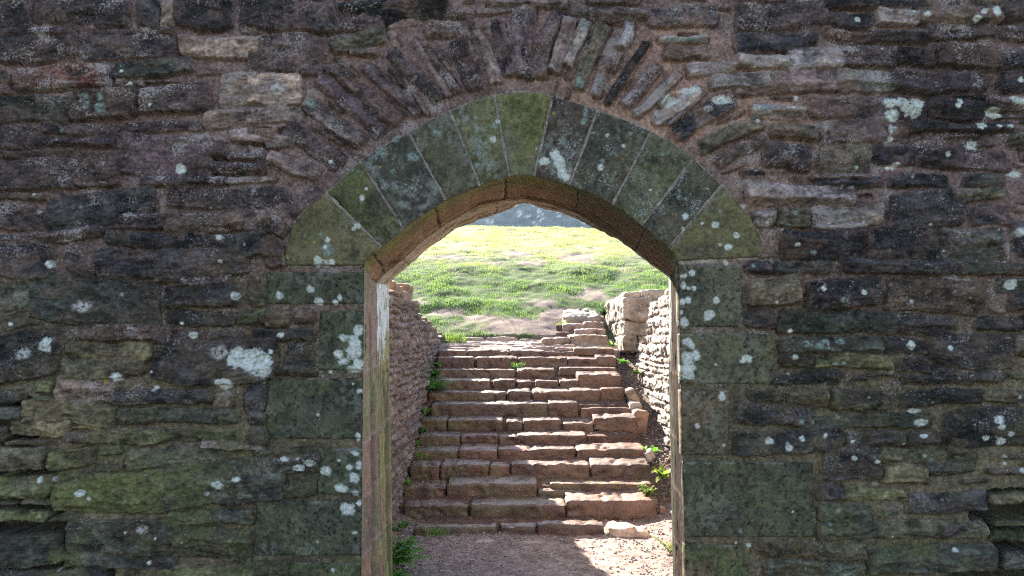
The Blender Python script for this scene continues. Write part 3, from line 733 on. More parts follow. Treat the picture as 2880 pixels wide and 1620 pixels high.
def col_soffit(X, Y, Z, l, rear):
    n = fbm2(l * 2.2, Y * 12, 430 + rear, 4); n2 = fbm2(l * 7, Y * 45, 440 + rear, 3)
    if rear:
        C = np.array((.27, .205, .15)) * (1 - sm(n * 3)[..., None] * .5)
        jt = np.abs(((l * 2.6 + .25 * n) % 1) - .5) < .014
        C = C * (1 - .8 * jt[..., None])
        dk = sm((n2 - .02) / .25)[..., None] * .65
        C = C * (1 - dk) + np.array((.10, .075, .045)) * dk
        d = .012 * jt + .035 * sm((n2 + n * .6 - .06) / .28)
    else:
        t = sm((Y - D - .03 + .10 * n) / .16)[..., None]
        mo = np.array((.085, .072, .020)); br = np.array((.15, .080, .042)); dk = np.array((.05, .034, .02))
        C = mo * (1 - t) + br * t
        q = sm((n2 - .05) / .25)[..., None] * .6 * t
        C = C * (1 - q) + dk * q
        jt = np.abs(((l * 2.05 + .3 + .04 * n) % 1) - .5) < .013
        C = C * (1 - .55 * jt[..., None])
        d = .007 * n2 + .012 * jt + .03 * sm((n2 + n - .15) / .25) * sm((Y - D - .22) / .1)
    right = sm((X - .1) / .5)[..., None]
    C = C * (1.95 - 1.2 * right) * (1 + .6 * n2)[..., None]  # left brightened, right darkened; on the rear ring this paints bounce light
    return np.concatenate([C, np.full(Z.shape + (1,), .08)], -1), d


def off(c, d):
    tg = np.gradient(c, axis=0); tg /= np.linalg.norm(tg, axis=1, keepdims=True) + 1e-9
    return c + np.stack([-tg[:, 1], tg[:, 0]], 1) * d


F0 = D - .010
for s_ in (0, 2):
    left = s_ == 0
    c1b = c1[s_] + (c2[s_] - c1[s_]) * .12
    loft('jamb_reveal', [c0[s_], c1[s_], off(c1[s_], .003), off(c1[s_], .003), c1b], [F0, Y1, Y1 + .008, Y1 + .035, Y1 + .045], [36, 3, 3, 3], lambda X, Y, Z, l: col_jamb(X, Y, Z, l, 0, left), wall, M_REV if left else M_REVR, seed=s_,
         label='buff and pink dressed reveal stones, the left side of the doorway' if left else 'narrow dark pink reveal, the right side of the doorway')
    loft('rear_jamb', [c1b, c2[s_]], [Y1 + .045, DB], [40], lambda X, Y, Z, l: col_jamb(X, Y, Z, l, 1, left), wall, M_REV if left else M_REVR, seed=5 + s_, label='rear rebate of the jamb with pale glare painted on its top' if left else None)
c1b = c1[1] + (c2[1] - c1[1]) * .06
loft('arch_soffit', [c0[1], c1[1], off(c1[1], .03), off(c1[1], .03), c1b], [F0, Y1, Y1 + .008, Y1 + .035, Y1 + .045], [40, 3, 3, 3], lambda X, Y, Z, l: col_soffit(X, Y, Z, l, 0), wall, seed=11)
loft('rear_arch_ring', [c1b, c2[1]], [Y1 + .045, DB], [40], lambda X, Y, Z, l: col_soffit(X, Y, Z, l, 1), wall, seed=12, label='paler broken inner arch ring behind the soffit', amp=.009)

# back of the wall with its top and ends
Cc = C2.copy(); ctr = np.array([Cc[:, 0].mean(), 1.0])
out = []
for p in Cc:
    if p[1] <= 1.6: out.append((-8.0 if p[0] < ctr[0] else 8.0, p[1]))
    else:
        d_ = p - ctr; t = min((8.0 / abs(d_[0])) if abs(d_[0]) > 1e-6 else 1e9, (4.9 - ctr[1]) / d_[1] if d_[1] > 1e-6 else 1e9)
        q = ctr + d_ * t; out.append((min(max(q[0], -8.0), 8.0), min(q[1], 4.9)))
out = np.array(out)
for cx in (-8.0, 8.0):        # hit the two top corners exactly
    k = np.argmin(np.hypot(out[:, 0] - cx, out[:, 1] - 4.9)); out[k] = (cx, 4.9)
nr = 60
tt = np.linspace(0, 1, nr)[:, None, None] ** 1.5
G = Cc[None] * (1 - tt) + out[None] * tt
hh = .02 * fbm2(G[..., 0] * 4, G[..., 1] * 10, 70, 4)
Vb = np.stack([G[..., 0], DB - D + hh, G[..., 1]], -1)
Cb = np.concatenate([np.array((.3, .22, .18)) * (1 + .5 * fbm2(G[..., 0] * 3, G[..., 1] * 9, 71, 4))[..., None], np.full(G.shape[:2] + (1,), .3)], -1)
build('back_face', Vb.reshape(-1, 3), gridfaces(nr, len(Cc))[:, ::-1], M_RUB, wall, Cb.reshape(-1, 4))
cap = np.array([[-8.05, -.05, -.1], [-8.05, -.05, 4.9], [8.05, -.05, 4.9], [8.05, -.05, -.1], [-8.05, .86, -.1], [-8.05, .86, 4.9], [8.05, .86, 4.9], [8.05, .86, -.1]], float)
capv = []; capf = []
xs = np.linspace(-8.05, 8.05, 161)
pr = [(-.06, 4.86), (-.05, 4.95), (.4, 5.02), (.85, 4.95), (.86, 4.86)]
X_, S_ = np.meshgrid(xs, np.arange(5), indexing='ij')
py = np.array([p[0] for p in pr])[S_]; pz = np.array([p[1] for p in pr])[S_] + .04 * fbm2(X_ * 3, S_ * 1.7, 72)
ccap = np.full((X_.size, 4), .2) * (1, .8, .7, 1)
build('wall_top', np.stack([X_, py, pz], -1).reshape(-1, 3), gridfaces(161, 5), M_RUB, wall, ccap)
for sx in (-8.0, 8.0):
    yy, zz = np.meshgrid(np.linspace(-.01, .81, 20), np.linspace(-.1, 4.9, 100))
    xx = sx + .02 * fbm2(yy * 5, zz * 9, 73)
    build('wall_end', np.stack([xx, yy, zz], -1).reshape(-1, 3), gridfaces(100, 20), M_RUB, wall, np.full((2000, 4), .2) * (1, .8, .7, 1.))


# ------------------------------------------------------------------ rocks
_rk = [0]


def rock_geo(x0, x1, y0, y1, z0, z1, r=.03, amp=.012, res=.024, col=(.33, .205, .14), slope=0, spk=.12, yaw=0, roll=0, seed=None, moss=0, taper=.12):
    _rk[0] += 1; sd = seed if seed is not None else _rk[0] * 13
    rs = np.random.RandomState(sd)
    c = np.array([(x0 + x1) / 2, (y0 + y1) / 2, (z0 + z1) / 2]); h = np.array([x1 - x0, y1 - y0, z1 - z0]) / 2
    n = np.clip(np.ceil(2 * h / res).astype(int), 4, 110)
    vs = []; fs = []; k = 0
    for ax in range(3):
        a, b = (ax + 1) % 3, (ax + 2) % 3
        for sgn in (-1, 1):
            ga, gb = np.meshgrid(np.linspace(-1, 1, n[a] + 1), np.linspace(-1, 1, n[b] + 1))
            p = np.zeros(ga.shape + (3,)); p[..., a] = ga; p[..., b] = gb; p[..., ax] = sgn
            f = gridfaces(*ga.shape) + k
            if sgn < 0: f = f[:, ::-1]
            vs.append(p.reshape(-1, 3)); fs.append(f); k += ga.size
    v = np.concatenate(vs); f = np.concatenate(fs)
    key = np.round(v * 20000).astype(np.int64)
    _, idx, inv = np.unique(key, axis=0, return_index=True, return_inverse=True)
    v = v[idx]; f = inv.reshape(-1)[f]
    p = v * h
    rr = min(r, .45 * h.min())
    inner = np.clip(p, -(h - rr), h - rr)
    dl = p - inner; ln = np.linalg.norm(dl, axis=1, keepdims=True)
    nm = dl / np.maximum(ln, 1e-9)
    p = inner + nm * rr
    # uneven ends and top
    xn = v[:, 0]
    p[:, 2] *= 1 - taper * np.abs(xn) ** 3 * np.where(xn > 0, rs.uniform(.2, 1.4), rs.uniform(.2, 1.4))
    p[:, 1] += (rs.uniform(-.5, .5) * .06) * xn * h[0] + .012 * rs.uniform(-1, 1) * (xn ** 2)
    p[:, 2] += slope * (p[:, 1] + h[1]) * (v[:, 2] > 0)
    q = p + c
    p = p + nm * (fbm3(q, 5.5, sd % 97, 3) * amp * 2.2 + fbm3(q, 24, sd % 89, 3) * amp * 1.3 - amp * 2.0 * sm((fbm3(q, 9, sd % 83, 3) - .2) / .15))[:, None]
    # bedding lines in the riser
    p[:, 1] += .25 * amp * np.sin(q[:, 2] * 140 + 5 * fbm3(q, 4, 9, 2)) * (np.abs(nm[:, 1]) > .8)
    if roll:
        cr, sr = math.cos(roll), math.sin(roll); p = np.stack([p[:, 0] * cr - p[:, 2] * sr, p[:, 1], p[:, 0] * sr + p[:, 2] * cr], 1)
    if yaw:
        cr, sr = math.cos(yaw), math.sin(yaw); p = np.stack([p[:, 0] * cr - p[:, 1] * sr, p[:, 0] * sr + p[:, 1] * cr, p[:, 2]], 1)
    p = p + c
    t = fbm3(q, 7, 21, 4); t2 = fbm3(q * np.array([1, 1, 4]), 5, 22, 3)
    cc = np.array(col) * rs.uniform(.85, 1.15) * np.array([rs.uniform(.95, 1.06), 1, rs.uniform(.93, 1.1)])
    C = cc * np.clip(1 + .8 * t + .6 * t2, .45, 1.7)[:, None]
    gr = sm((t2 - .05) / .25)[:, None] * .35
    C = C * (1 - gr) + (cc.mean() * np.array((1.15, 1.0, .85))) * gr
    if moss:
        mo = (sm((fbm3(q, 5, 31, 3) + .2) / .3) * moss)[:, None]; C = C * (1 - mo) + np.array((.13, .125, .05)) * mo
    C = np.concatenate([C, np.clip(spk * (1 + t), 0, 1)[:, None]], 1)
    return p, f, C


def rock(name, *a, parent=None, mat=M_STEP, loc=None, **k):
    p, f, C = rock_geo(*a, **k)
    if loc is not None: p = p - np.array(loc)
    o = build(name, p, f, mat, parent, C)
    if loc is not None: o.location = loc
    return o


# ------------------------------------------------------------------ STAIRCASE
stair = empty('stone_staircase', (0, 0, 0), 'worn red sandstone steps rising from the gravel between two rubble walls', 'staircase')
XL, XR = -1.12, 1.80
YS = {1: 7.28}
for i in range(2, 14): YS[i] = 7.85 + (i - 2) * .35
A1 = (858.6, 894.4, .38271); A2 = (858.6, 429.3, .3472)
STEPS = {
    1: (A1, [(478, 1020, 1122, 1172), (1040, 1282, 1120, 1180), (1286, 1725, 1102, 1180)]),
    2: (A1, [(408, 838, 980, 1085), (850, 1472, 975, 1095), (1480, 2072, 952, 1078)]),
    3: (A1, [(413, 690, 858, 935), (695, 1287, 838, 925), (1372, 2042, 842, 882), (1290, 1992, 882, 948)]),
    4: (A1, [(450, 652, 716, 812), (655, 976, 712, 820), (978, 1110, 716, 810), (1112, 1628, 712, 825), (1640, 2028, 710, 820)]),
    5: (A1, [(468, 768, 622, 688), (770, 1028, 616, 696), (1032, 1540, 612, 696), (1545, 1994, 612, 696)]),
    6: (A1, [(508, 782, 520, 602), (785, 1032, 520, 605), (1033, 1152, 525, 598), (1154, 1612, 518, 588), (1620, 1955, 585, 612)]),
    7: (A1, [(520, 696, 418, 495), (698, 1062, 418, 472), (760, 1040, 474, 515), (1088, 1192, 428, 480), (1194, 1442, 420, 488), (1458, 1662, 440, 508), (1660, 1945, 402, 466), (1685, 1940, 464, 586)]),
    8: (A1, [(588, 1358, 314, 412), (1362, 1558, 308, 388), (1572, 1905, 342, 398)]),
    9: (A1, [(573, 1082, 238, 312), (1094, 1244, 233, 302), (1258, 1518, 232, 298), (1505, 1702, 224, 288), (1702, 1860, 213, 282)]),
    10: (A1, [(600, 978, 158, 232), (1000, 1148, 158, 222), (1150, 1254, 163, 218), (1278, 1432, 162, 218), (1434, 1560, 158, 208), (1556, 1842, 118, 212)]),
    11: (A1, [(612, 1142, 88, 158), (1152, 1406, 86, 152), (1428, 1565, 108, 146), (1440, 1812, 78, 112)]),
    12: (A1, [(628, 868, 8, 72), (888, 1162, 8, 80), (1164, 1488, 10, 76), (1490, 1682, 18, 76), (1678, 1814, 3, 70)]),
    13: (A2, [(700, 905, 1298, 1346), (912, 1214, 1298, 1352), (1222, 1474, 1300, 1350), (1468, 1694, 1308, 1350), (1690, 1980, 1284, 1316)]),
}
STEPZ = {}
SCOL = [(.112, .056, .033), (.093, .047, .029), (.125, .069, .043), (.092, .052, .035)]


def bed(name, x0, x1, y0, y1, z0, z1, parent, rise=0, seed=0, col=(.105, .066, .048)):
    nx, ny = int((x1 - x0) / .02), max(4, int((y1 - y0) / .02))
    X, Y = np.meshgrid(np.linspace(x0, x1, nx), np.linspace(y0, y1, ny))
    Z = z0 + (z1 - z0) * (Y - y0) / (y1 - y0) + .02 * fbm2(X * 5, Y * 5, seed, 4) + .012 * fbm2(X * 25, Y * 25, seed + 1, 3)
    V = np.stack([X, Y, Z], -1).reshape(-1, 3)
    Vf = np.stack([X[0], Y[0], Z[0] - .25], -1)
    i = np.arange(nx); n0 = nx * ny
    Ff = np.stack([n0 + i[:-1], n0 + i[1:], i[1:], i[:-1]], 1)
    C = np.array(col) * (1 + .7 * fbm2(X * 9, Y * 9, seed + 2, 4))[..., None]
    C = np.concatenate([C, np.full(X.shape + (1,), .3)], -1).reshape(-1, 4)
    return build(name, np.concatenate([V, Vf]), np.concatenate([gridfaces(ny, nx), Ff]), M_SOIL, parent, np.concatenate([C, C[:nx]]))


for i in range(1, 14):
    (ox, oy, sc), st = STEPS[i]
    Y = YS[i]
    zs = [P(1288, oy + s[2] * sc, Y)[1] for s in st]
    STEPZ[i] = float(np.median(zs))
STEPZ[14] = STEPZ[13] + .05; YS[14] = 12.1
for i in range(1, 14):
    (ox, oy, sc), st = STEPS[i]
    Y = YS[i]; Yn = YS[i + 1]
    xr = P(ox + max(s[1] for s in st) * sc, 1000, Y)[0]
    zt = STEPZ[i]
    x0b = XL - .05 if i > 1 else P(ox + 470 * sc, 1000, Y)[0] + .1
    b = bed('step', x0b, xr - .03, Y + .10, Yn + .10, zt - .035, zt + (.018 if i > 1 else -.045), stair, seed=100 + 3 * i)
    for j, (xa, xb, va, vb) in enumerate(st):
        x0 = P(ox + xa * sc, 1000, Y)[0]; x1 = P(ox + xb * sc, 1000, Y)[0]
        z1 = P(1288, oy + va * sc, Y)[1]; z0 = P(1288, oy + vb * sc, Y)[1]
        thin = z1 - z0 < .09
        dep = RS.uniform(.30, .40) if not (i == 1) else .13
        yy = Y + RS.uniform(-.015, .02) + (.03 if thin else 0)
        left = xa < 700 and i < 11
        rock('step_stone', x0, x1, yy, yy + dep, z0 - .05, z1 + (-.009 if i > 1 else -.012), parent=b, r=.014 if not thin else .009, amp=.0082, col=SCOL[RS.randint(4)], slope=RS.uniform(.02, .11), yaw=RS.uniform(-.02, .02), roll=RS.uniform(-.012, .012) if x1 - x0 < .7 else 0, moss=.4 if (left or (i < 5 and RS.rand() < .25)) else .05, res=.02, taper=.05)

# the narrow upper flight and the landing
land = bed('landing', XL - .05, 1.62, 11.95, 12.75, STEPZ[13] + .0, STEPZ[13] + .16, stair, seed=180, col=(.30, .235, .20))
RP = np.random.RandomState(5)
for r_ in range(5):
    y = 11.95 + r_ * .17; x = XL + .1 + RP.uniform(0, .2)
    while x < (1.45 if r_ < 3 else 1.2):
        w = RP.uniform(.22, .6)
        rock('paving_stone', x, min(x + w, 1.52), y + RP.uniform(-.03, .03), y + RP.uniform(.2, .3), STEPZ[13] - .06 + .03 * r_, STEPZ[13] + .018 + RP.uniform(-.012, .03) + .034 * r_, parent=land, r=.014, amp=.010, col=(.28, .22, .17), res=.028, moss=0)
        x += w + RP.uniform(.01, .06)
US = [(12.30, [(1363, 1432, 852, 866), (1430, 1529, 842, 866)]), (12.62, [(1447, 1525, 828, 846)]), (12.95, [(1415, 1470, 815, 832), (1468, 1521, 809, 832)])]
for q, (Y, st) in enumerate(US):
    zt = P(1480, st[-1][2], Y)[1]
    b = bed('step', P(1400, 800, Y)[0], P(1525, 800, Y)[0], Y + .1, Y + .45, zt - .06, zt - .03, stair, seed=190 + q)
    for xa, xb, va, vb in st:
        x0 = P(xa, 800, Y)[0]; x1 = P(xb, 800, Y)[0]; z1 = P(1288, va, Y)[1]; z0 = P(1288, vb, Y)[1]
        rock('step_stone', x0, x1, Y, Y + .42, z0 - .05, z1, parent=b, r=.02, amp=.014, col=(.22, .155, .115), slope=.05, res=.024)
Y = 13.3
b = bed('step', P(1430, 800, Y)[0], P(1500, 800, Y)[0], Y + .1, Y + .9, 2.05, 2.2, stair, seed=199)
rock('step_stone', P(1419, 800, Y)[0], P(1512, 800, Y)[0], Y, Y + .95, P(1288, 815, Y)[1] - .06, P(1288, 797, Y)[1], parent=b, r=.035, amp=.018, col=(.27, .215, .165), slope=.2, res=.026)


# ------------------------------------------------------------------ SIDE WALLS of the stair cutting
def side_wall(name, label, xf, sgn, y0, y1, crest, seed, thick, pal, spk, big=1.0, zbot=-.15, light=1.0):
    root = empty(name, (xf, y0, 0), label, 'wall')
    ys = np.arange(y0, y1, .011); nb = 230
    cr = np.interp(ys, [c[0] for c in crest], [c[1] for c in crest]) + .02 * vn2(ys * 14, ys * 0, seed)
    bn = np.linspace(0, 1, nb)
    AA = np.ones((nb, 1)) * ys[None]; BB = zbot + bn[:, None] * (cr[None] - zbot)
    base = .012 * fbm2(AA * 12, BB * 12, seed, 4)
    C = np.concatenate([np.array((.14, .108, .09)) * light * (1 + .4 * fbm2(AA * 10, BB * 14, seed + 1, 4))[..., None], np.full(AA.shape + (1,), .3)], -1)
    h = HF(AA, BB, base, C)
    rs = np.random.RandomState(seed)
    z = zbot
    while z < cr.max() + .05:
        T = rs.choice([.035, .05, .06, .075, .09, .11]) * big; y = y0 + rs.uniform(-.2, 0)
        while y < y1:
            L = rs.uniform(.10, .55) * big
            k = pal[rs.randint(len(pal))]
            h.add(y + L / 2, z + T / 2 + rs.uniform(-.02, .02), L * .98, T * rs.uniform(.8, .98), rs.uniform(-.05, .05), rs.uniform(.012, .045), k, spk)
            y += L
        z += T
    X = xf - sgn * h.H                  # sgn +1: face looks to -x
    V = np.stack([X - xf, AA - y0, BB], -1)
    nb_, na = AA.shape
    o = build('masonry', V.reshape(-1, 3), gridfaces(nb_, na)[:, ::(1 if sgn < 0 else -1)], M_SIDE, root, h.C.reshape(-1, 4))
    # rough top and the far end
    ts = np.linspace(0, thick, 14)
    T_, A_ = np.meshgrid(ts, ys, indexing='ij')
    Zt = cr[None] + .05 * fbm2(A_ * 6, T_ * 6, seed + 4, 4) * sm(T_ / .06)
    Xt = X[-1][None] * (1 - sm(T_ / .08)) + (xf + sgn * T_) * sm(T_ / .08)
    Vt = np.stack([Xt - xf, A_ - y0, Zt], -1).reshape(-1, 3)
    Ct = np.concatenate([np.array((.34, .25, .20)) * (1 + .5 * fbm2(A_ * 7, T_ * 7, seed + 5, 4))[..., None], np.full(A_.shape + (1,), .3)], -1)
    o2 = build('wall_head', Vt, gridfaces(14, na), M_SIDE, root, Ct.reshape(-1, 4))
    for ye, ii in ((y1 - .011, -1),):
        zz = np.linspace(zbot, cr[ii], 80); tt = np.linspace(0, thick, 14)
        Tz, Zz = np.meshgrid(tt, zz)
        Ye = ye - y0 + .03 * fbm2(Tz * 9, Zz * 9, seed + 6, 3)
        build('end_face', np.stack([sgn * Tz, Ye, Zz], -1).reshape(-1, 3), gridfaces(80, 14), M_SIDE, root, np.tile((.30, .21, .17, .3), (80 * 14, 1)))
    return root, cr, ys


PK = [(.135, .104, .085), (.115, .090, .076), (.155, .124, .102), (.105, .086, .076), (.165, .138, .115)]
crestL = [(5.8, 2.24), (8.62, 2.22), (8.66, 2.20), (9.28, 2.20), (9.32, 2.10), (9.8, 2.09), (9.85, 2.02), (10.6, 2.0), (10.66, 1.95), (11.3, 1.94), (11.36, 1.88), (12.0, 1.87), (12.05, 1.83), (12.95, 1.80)]
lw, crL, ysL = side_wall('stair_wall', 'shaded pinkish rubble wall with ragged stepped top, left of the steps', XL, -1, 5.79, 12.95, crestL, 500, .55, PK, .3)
# loose coping blocks along its head
xx = XL
for (ya, yb, za, zb, w, x_in) in ((8.50, 9.02, 2.17, 2.385, .42, -.005), (7.45, 8.1, 2.2, 2.33, .35, .02), (9.2, 9.5, 2.12, 2.235, .3, .0), (10.15, 10.5, 1.97, 2.07, .3, .0), (10.8, 11.1, 1.92, 2.03, .28, .01), (11.5, 11.85, 1.84, 1.955, .3, .0), (12.35, 12.7, 1.76, 1.90, .3, .02), (8.1, 8.42, 2.16, 2.29, .3, .02)):
    rock('coping_stone', xx - w - XL, xx + x_in - XL, ya - 5.79, yb - 5.79, za, zb, parent=lw, mat=M_SIDE, r=.02, amp=.012, col=(.17, .115, .07), res=.025, taper=.04, moss=.25)
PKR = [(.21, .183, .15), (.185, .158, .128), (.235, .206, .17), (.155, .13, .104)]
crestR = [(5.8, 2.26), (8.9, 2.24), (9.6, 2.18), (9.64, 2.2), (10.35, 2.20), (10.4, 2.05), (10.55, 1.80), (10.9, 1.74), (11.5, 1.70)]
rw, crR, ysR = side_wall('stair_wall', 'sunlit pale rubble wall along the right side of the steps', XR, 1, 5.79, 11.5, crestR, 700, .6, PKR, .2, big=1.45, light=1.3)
for (ya, yb, za, zb, w, x_in) in ((8.7, 9.0, 2.05, 2.38, .3, -.02), (9.1, 9.28, 2.0, 2.36, .25, -.02), (9.4, 9.75, 2.1, 2.3, .3, -.01), (8.1, 8.5, 2.2, 2.34, .3, -.01), (9.9, 10.3, 2.12, 2.26, .3, -.01)):
    rock('coping_stone', x_in, w, ya - 5.79, yb - 5.79, za, zb, parent=rw, mat=M_SIDE, r=.025, amp=.014, col=(.28, .235, .19), res=.025, taper=.05)

# block-built stub of wall beyond the right wall
st = empty('wall_stub', (1.62, 11.45, 0), 'short squared end of wall in big worn blocks, beside the top steps', 'wall')
BLK = [(1.60, 2.02, 11.45, 13.0, 2.05, 2.40), (1.62, 1.98, 11.5, 12.9, 1.83, 2.05), (1.60, 1.80, 11.46, 12.2, 1.60, 1.84), (1.81, 2.1, 11.50, 12.2, 1.62, 1.84), (1.62, 1.95, 12.2, 12.95, 1.55, 1.83), (2.03, 2.4, 11.5, 12.95, 1.55, 2.36), (1.58, 2.0, 12.96, 13.35, 1.6, 2.40)]
for x0, x1, y0, y1, z0, z1 in BLK:
    rock('stone_block', x0 - 1.62, x1 - 1.62, y0 - 11.45, y1 - 11.45, z0, z1, parent=st, mat=M_SIDE, r=.035, amp=.022, col=(.22, .19, .15), res=.026, taper=.03, spk=.35)
for x0, x1, y0, y1, z0, z1 in ((1.62, 1.86, 11.5, 12.0, 2.38, 2.47), (1.87, 2.25, 11.6, 12.2, 2.36, 2.50), (1.66, 2.1, 12.1, 12.9, 2.38, 2.46)):
    rock('coping_stone', x0 - 1.62, x1 - 1.62, y0 - 11.45, y1 - 11.45, z0, z1, parent=st, mat=M_SIDE, r=.025, amp=.016, col=(.31, .265, .215), res=.026)

# kerb and loose stones
def loose(label, x0, x1, y0, y1, z0, z1, **k):
    loc = ((x0 + x1) / 2, (y0 + y1) / 2, z0)
    o = rock('loose_stone', x0, x1, y0, y1, z0, z1, loc=loc, **k)
    return tag(o, label, 'stone')


def pxx(u, Y): return float(P(u, 900, Y)[0])
def pxz(v, Y): return float(P(1288, v, Y)[1])


loose('pale wedge-shaped slab lying in the gravel at the right end of the lowest step', pxx(1527, 7.25), pxx(1632, 7.25), 7.2, 7.5, -.03, .10, r=.03, amp=.02, col=(.40, .29, .21), roll=-.10, yaw=-.12)
loose('upright kerb slab against the right ends of the middle steps', pxx(1592, 9.75), pxx(1628, 9.75), 9.72, 9.95, pxz(1104, 9.7), pxz(1034, 9.7), r=.02, amp=.012, col=(.33, .20, .13), roll=-.06)
loose('grey squared stone on top of the upright kerb slab', pxx(1586, 9.9), pxx(1616, 9.9), 9.95, 10.2, pxz(1032, 10.0) - .03, pxz(1012, 10.0), r=.02, amp=.012, col=(.36, .30, .25))
loose('tilted tan stone leaning above the kerb slab by the dark gully', pxx(1576, 10.3), pxx(1602, 10.3), 10.25, 10.5, pxz(1014, 10.3) - .04, pxz(978, 10.3), r=.025, amp=.015, col=(.40, .29, .20), roll=.35)
loose('small round brown stone on the soil beside the second step', pxx(1654, 7.95), pxx(1671, 7.95), 7.95, 8.03, .06, .14, r=.03, amp=.008, col=(.30, .17, .11), res=.012)
loose('bright broken stone at the right end of the fifth step', pxx(1615, 8.9), pxx(1640, 8.9), 8.85, 9.05, .44, .56, r=.03, amp=.02, col=(.42, .36, .31), roll=.4)
loose('thin flat stone sunk in the gravel left of centre before the steps', pxx(1190, 7.05), pxx(1248, 7.05), 7.02, 7.14, -.03, .028, r=.012, amp=.008, col=(.30, .19, .13))
loose('thin flat stone sunk in the gravel just right of its twin before the steps', pxx(1296, 7.02), pxx(1374, 7.02), 7.0, 7.1, -.03, .026, r=.012, amp=.008, col=(.30, .19, .13))


# ------------------------------------------------------------------ GROUND and GRASS SLOPE
def gmesh(name, X, Y, Z, Cc, mat, kind='structure'):
    o = build(name, np.stack([X, Y, Z], -1).reshape(-1, 3), gridfaces(*X.shape), mat, None, Cc.reshape(-1, Cc.shape[-1]))
    return tag(o, kind=kind)


gx = np.r_[np.linspace(-60, -9, 30), np.arange(-8.8, -1.4, .2), np.arange(-1.35, 2.0, .016), np.arange(2.05, 9, .2), np.linspace(9.2, 60, 30)]
gy = np.r_[np.linspace(-60, -4, 30), np.arange(-3.8, 5.0, .1), np.arange(5.02, 8.3, .016)]
X, Y = np.meshgrid(gx, gy)


def ground_h(X, Y):
    z = .012 * fbm2(X * 3, Y * 3, 800, 4)
    z = z + .10 * sm((X - 1.15 - .1 * fbm2(X * 2, Y * 2, 805)) / .6) * sm((Y - 6.6) / 1.2)     # soil banked against the right wall
    z = z + .06 * sm((-.9 - X) / .25) * sm((Y - 5.9) / .6)
    z = z + .030 * sm((Y - 6.3) / .9)
    return z


Zg = ground_h(X, Y) + .012 * fbm2(X * 22, Y * 22, 801, 3) * (np.abs(X) < 2)
n = fbm2(X * 2.5, Y * 2.5, 802, 4); n2 = fbm2(X * 18, Y * 18, 803, 3)
Cg = np.array((.34, .235, .19)) * (1 + .5 * n + .7 * n2)[..., None]
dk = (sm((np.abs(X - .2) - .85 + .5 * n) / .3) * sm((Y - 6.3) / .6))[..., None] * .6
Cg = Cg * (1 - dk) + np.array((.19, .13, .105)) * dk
Cg *= np.array((.68, .76, .82))
tf = sm((4.6 - Y + .5 * n) / .8)[..., None]
Cg = Cg * (1 - tf) + np.array((.045, .055, .022)) * (1 + .6 * n2)[..., None] * tf
Cg = np.concatenate([Cg, np.full(X.shape + (1,), .35)], -1)
gmesh('ground', X, Y, Zg, Cg, M_SOIL)

# soil gully between the steps and the right wall
X, Y = np.meshgrid(np.linspace(1.30, 2.0, 45), np.arange(7.6, 13.2, .016))
sy = np.array([YS[i] + .3 for i in range(1, 14)] + [13.2]); sz = np.array([STEPZ[i] for i in range(1, 14)] + [1.95])
zg = np.interp(Y, sy, sz) - .14 + .10 * sm((X - 1.55) / .3) - .06 * sm((9.0 - Y) / 1.2)
zg += .04 * fbm2(X * 8, Y * 8, 810, 4) + .03 * fbm2(X * 28, Y * 28, 811, 3)
zg = zg - .12 * sm((X - 1.55) / .1) * 0
Cq = np.array((.13, .095, .075)) * (1 + .8 * fbm2(X * 20, Y * 20, 812, 4))[..., None]
gmesh('soil_gully', X, Y, zg, np.concatenate([Cq, np.full(X.shape + (1,), .3)], -1), M_SOIL)

MOUND = [(1300, 640, 17.2, .75, .16), (1468, 655, 16.6, .8, .20), (1110, 660, 16.8, .9, .10), (1560, 640, 17.5, .6, .06), (1230, 610, 19.5, .9, .10), (1130, 690, 15.8, .8, .07), (1350, 700, 15.4, .8, .07)]
MND = [(float(P(u, v, y)[0]), y, r, h) for u, v, y, r, h in MOUND]


def slope_h(X, Y):
    t = np.clip(Y - 12.4, 0, 7.5)
    z = 1.70 + .41 * t - .0128 * t * t + .218 * np.clip(Y - 19.9, 0, 6.75) - .05 * np.clip(Y - 26.65, 0, 70)
    z = z - .018 * X * np.clip((Y - 14) / 10, 0, 1)
    z = z + .05 * fbm2(X * .8, Y * .8, 820, 4) * sm((Y - 12.4) / 1.0) + .05 * fbm2(X * 2.6, Y * 2.6, 821, 3) * sm((Y - 12.6) / 1.0)
    z = z + .015 * np.sin(Y * 3.1 + 2.2 * fbm2(X * .5, Y * .3, 822, 2)) * sm((Y - 13) / 1.5) * sm((18.5 - Y) / 2)
    for mx, my, r, h in MND:
        d = np.hypot((X - mx) / r, (Y - my) / (r * .8))
        z = z + h * np.clip(1 - d + .35 * fbm2(X * 6, Y * 6, 824, 3), 0, 1) * .55
    # keep it under the stair corridor
    cor = sm((X + 1.35) / .12) * sm((2.25 - X) / .12) * sm((12.75 - Y) / .35)
    return z - 2.2 * cor - .05 * sm((X - .5) / .4) * sm((1.7 - X) / .3) * sm((14.3 - Y) / .5)


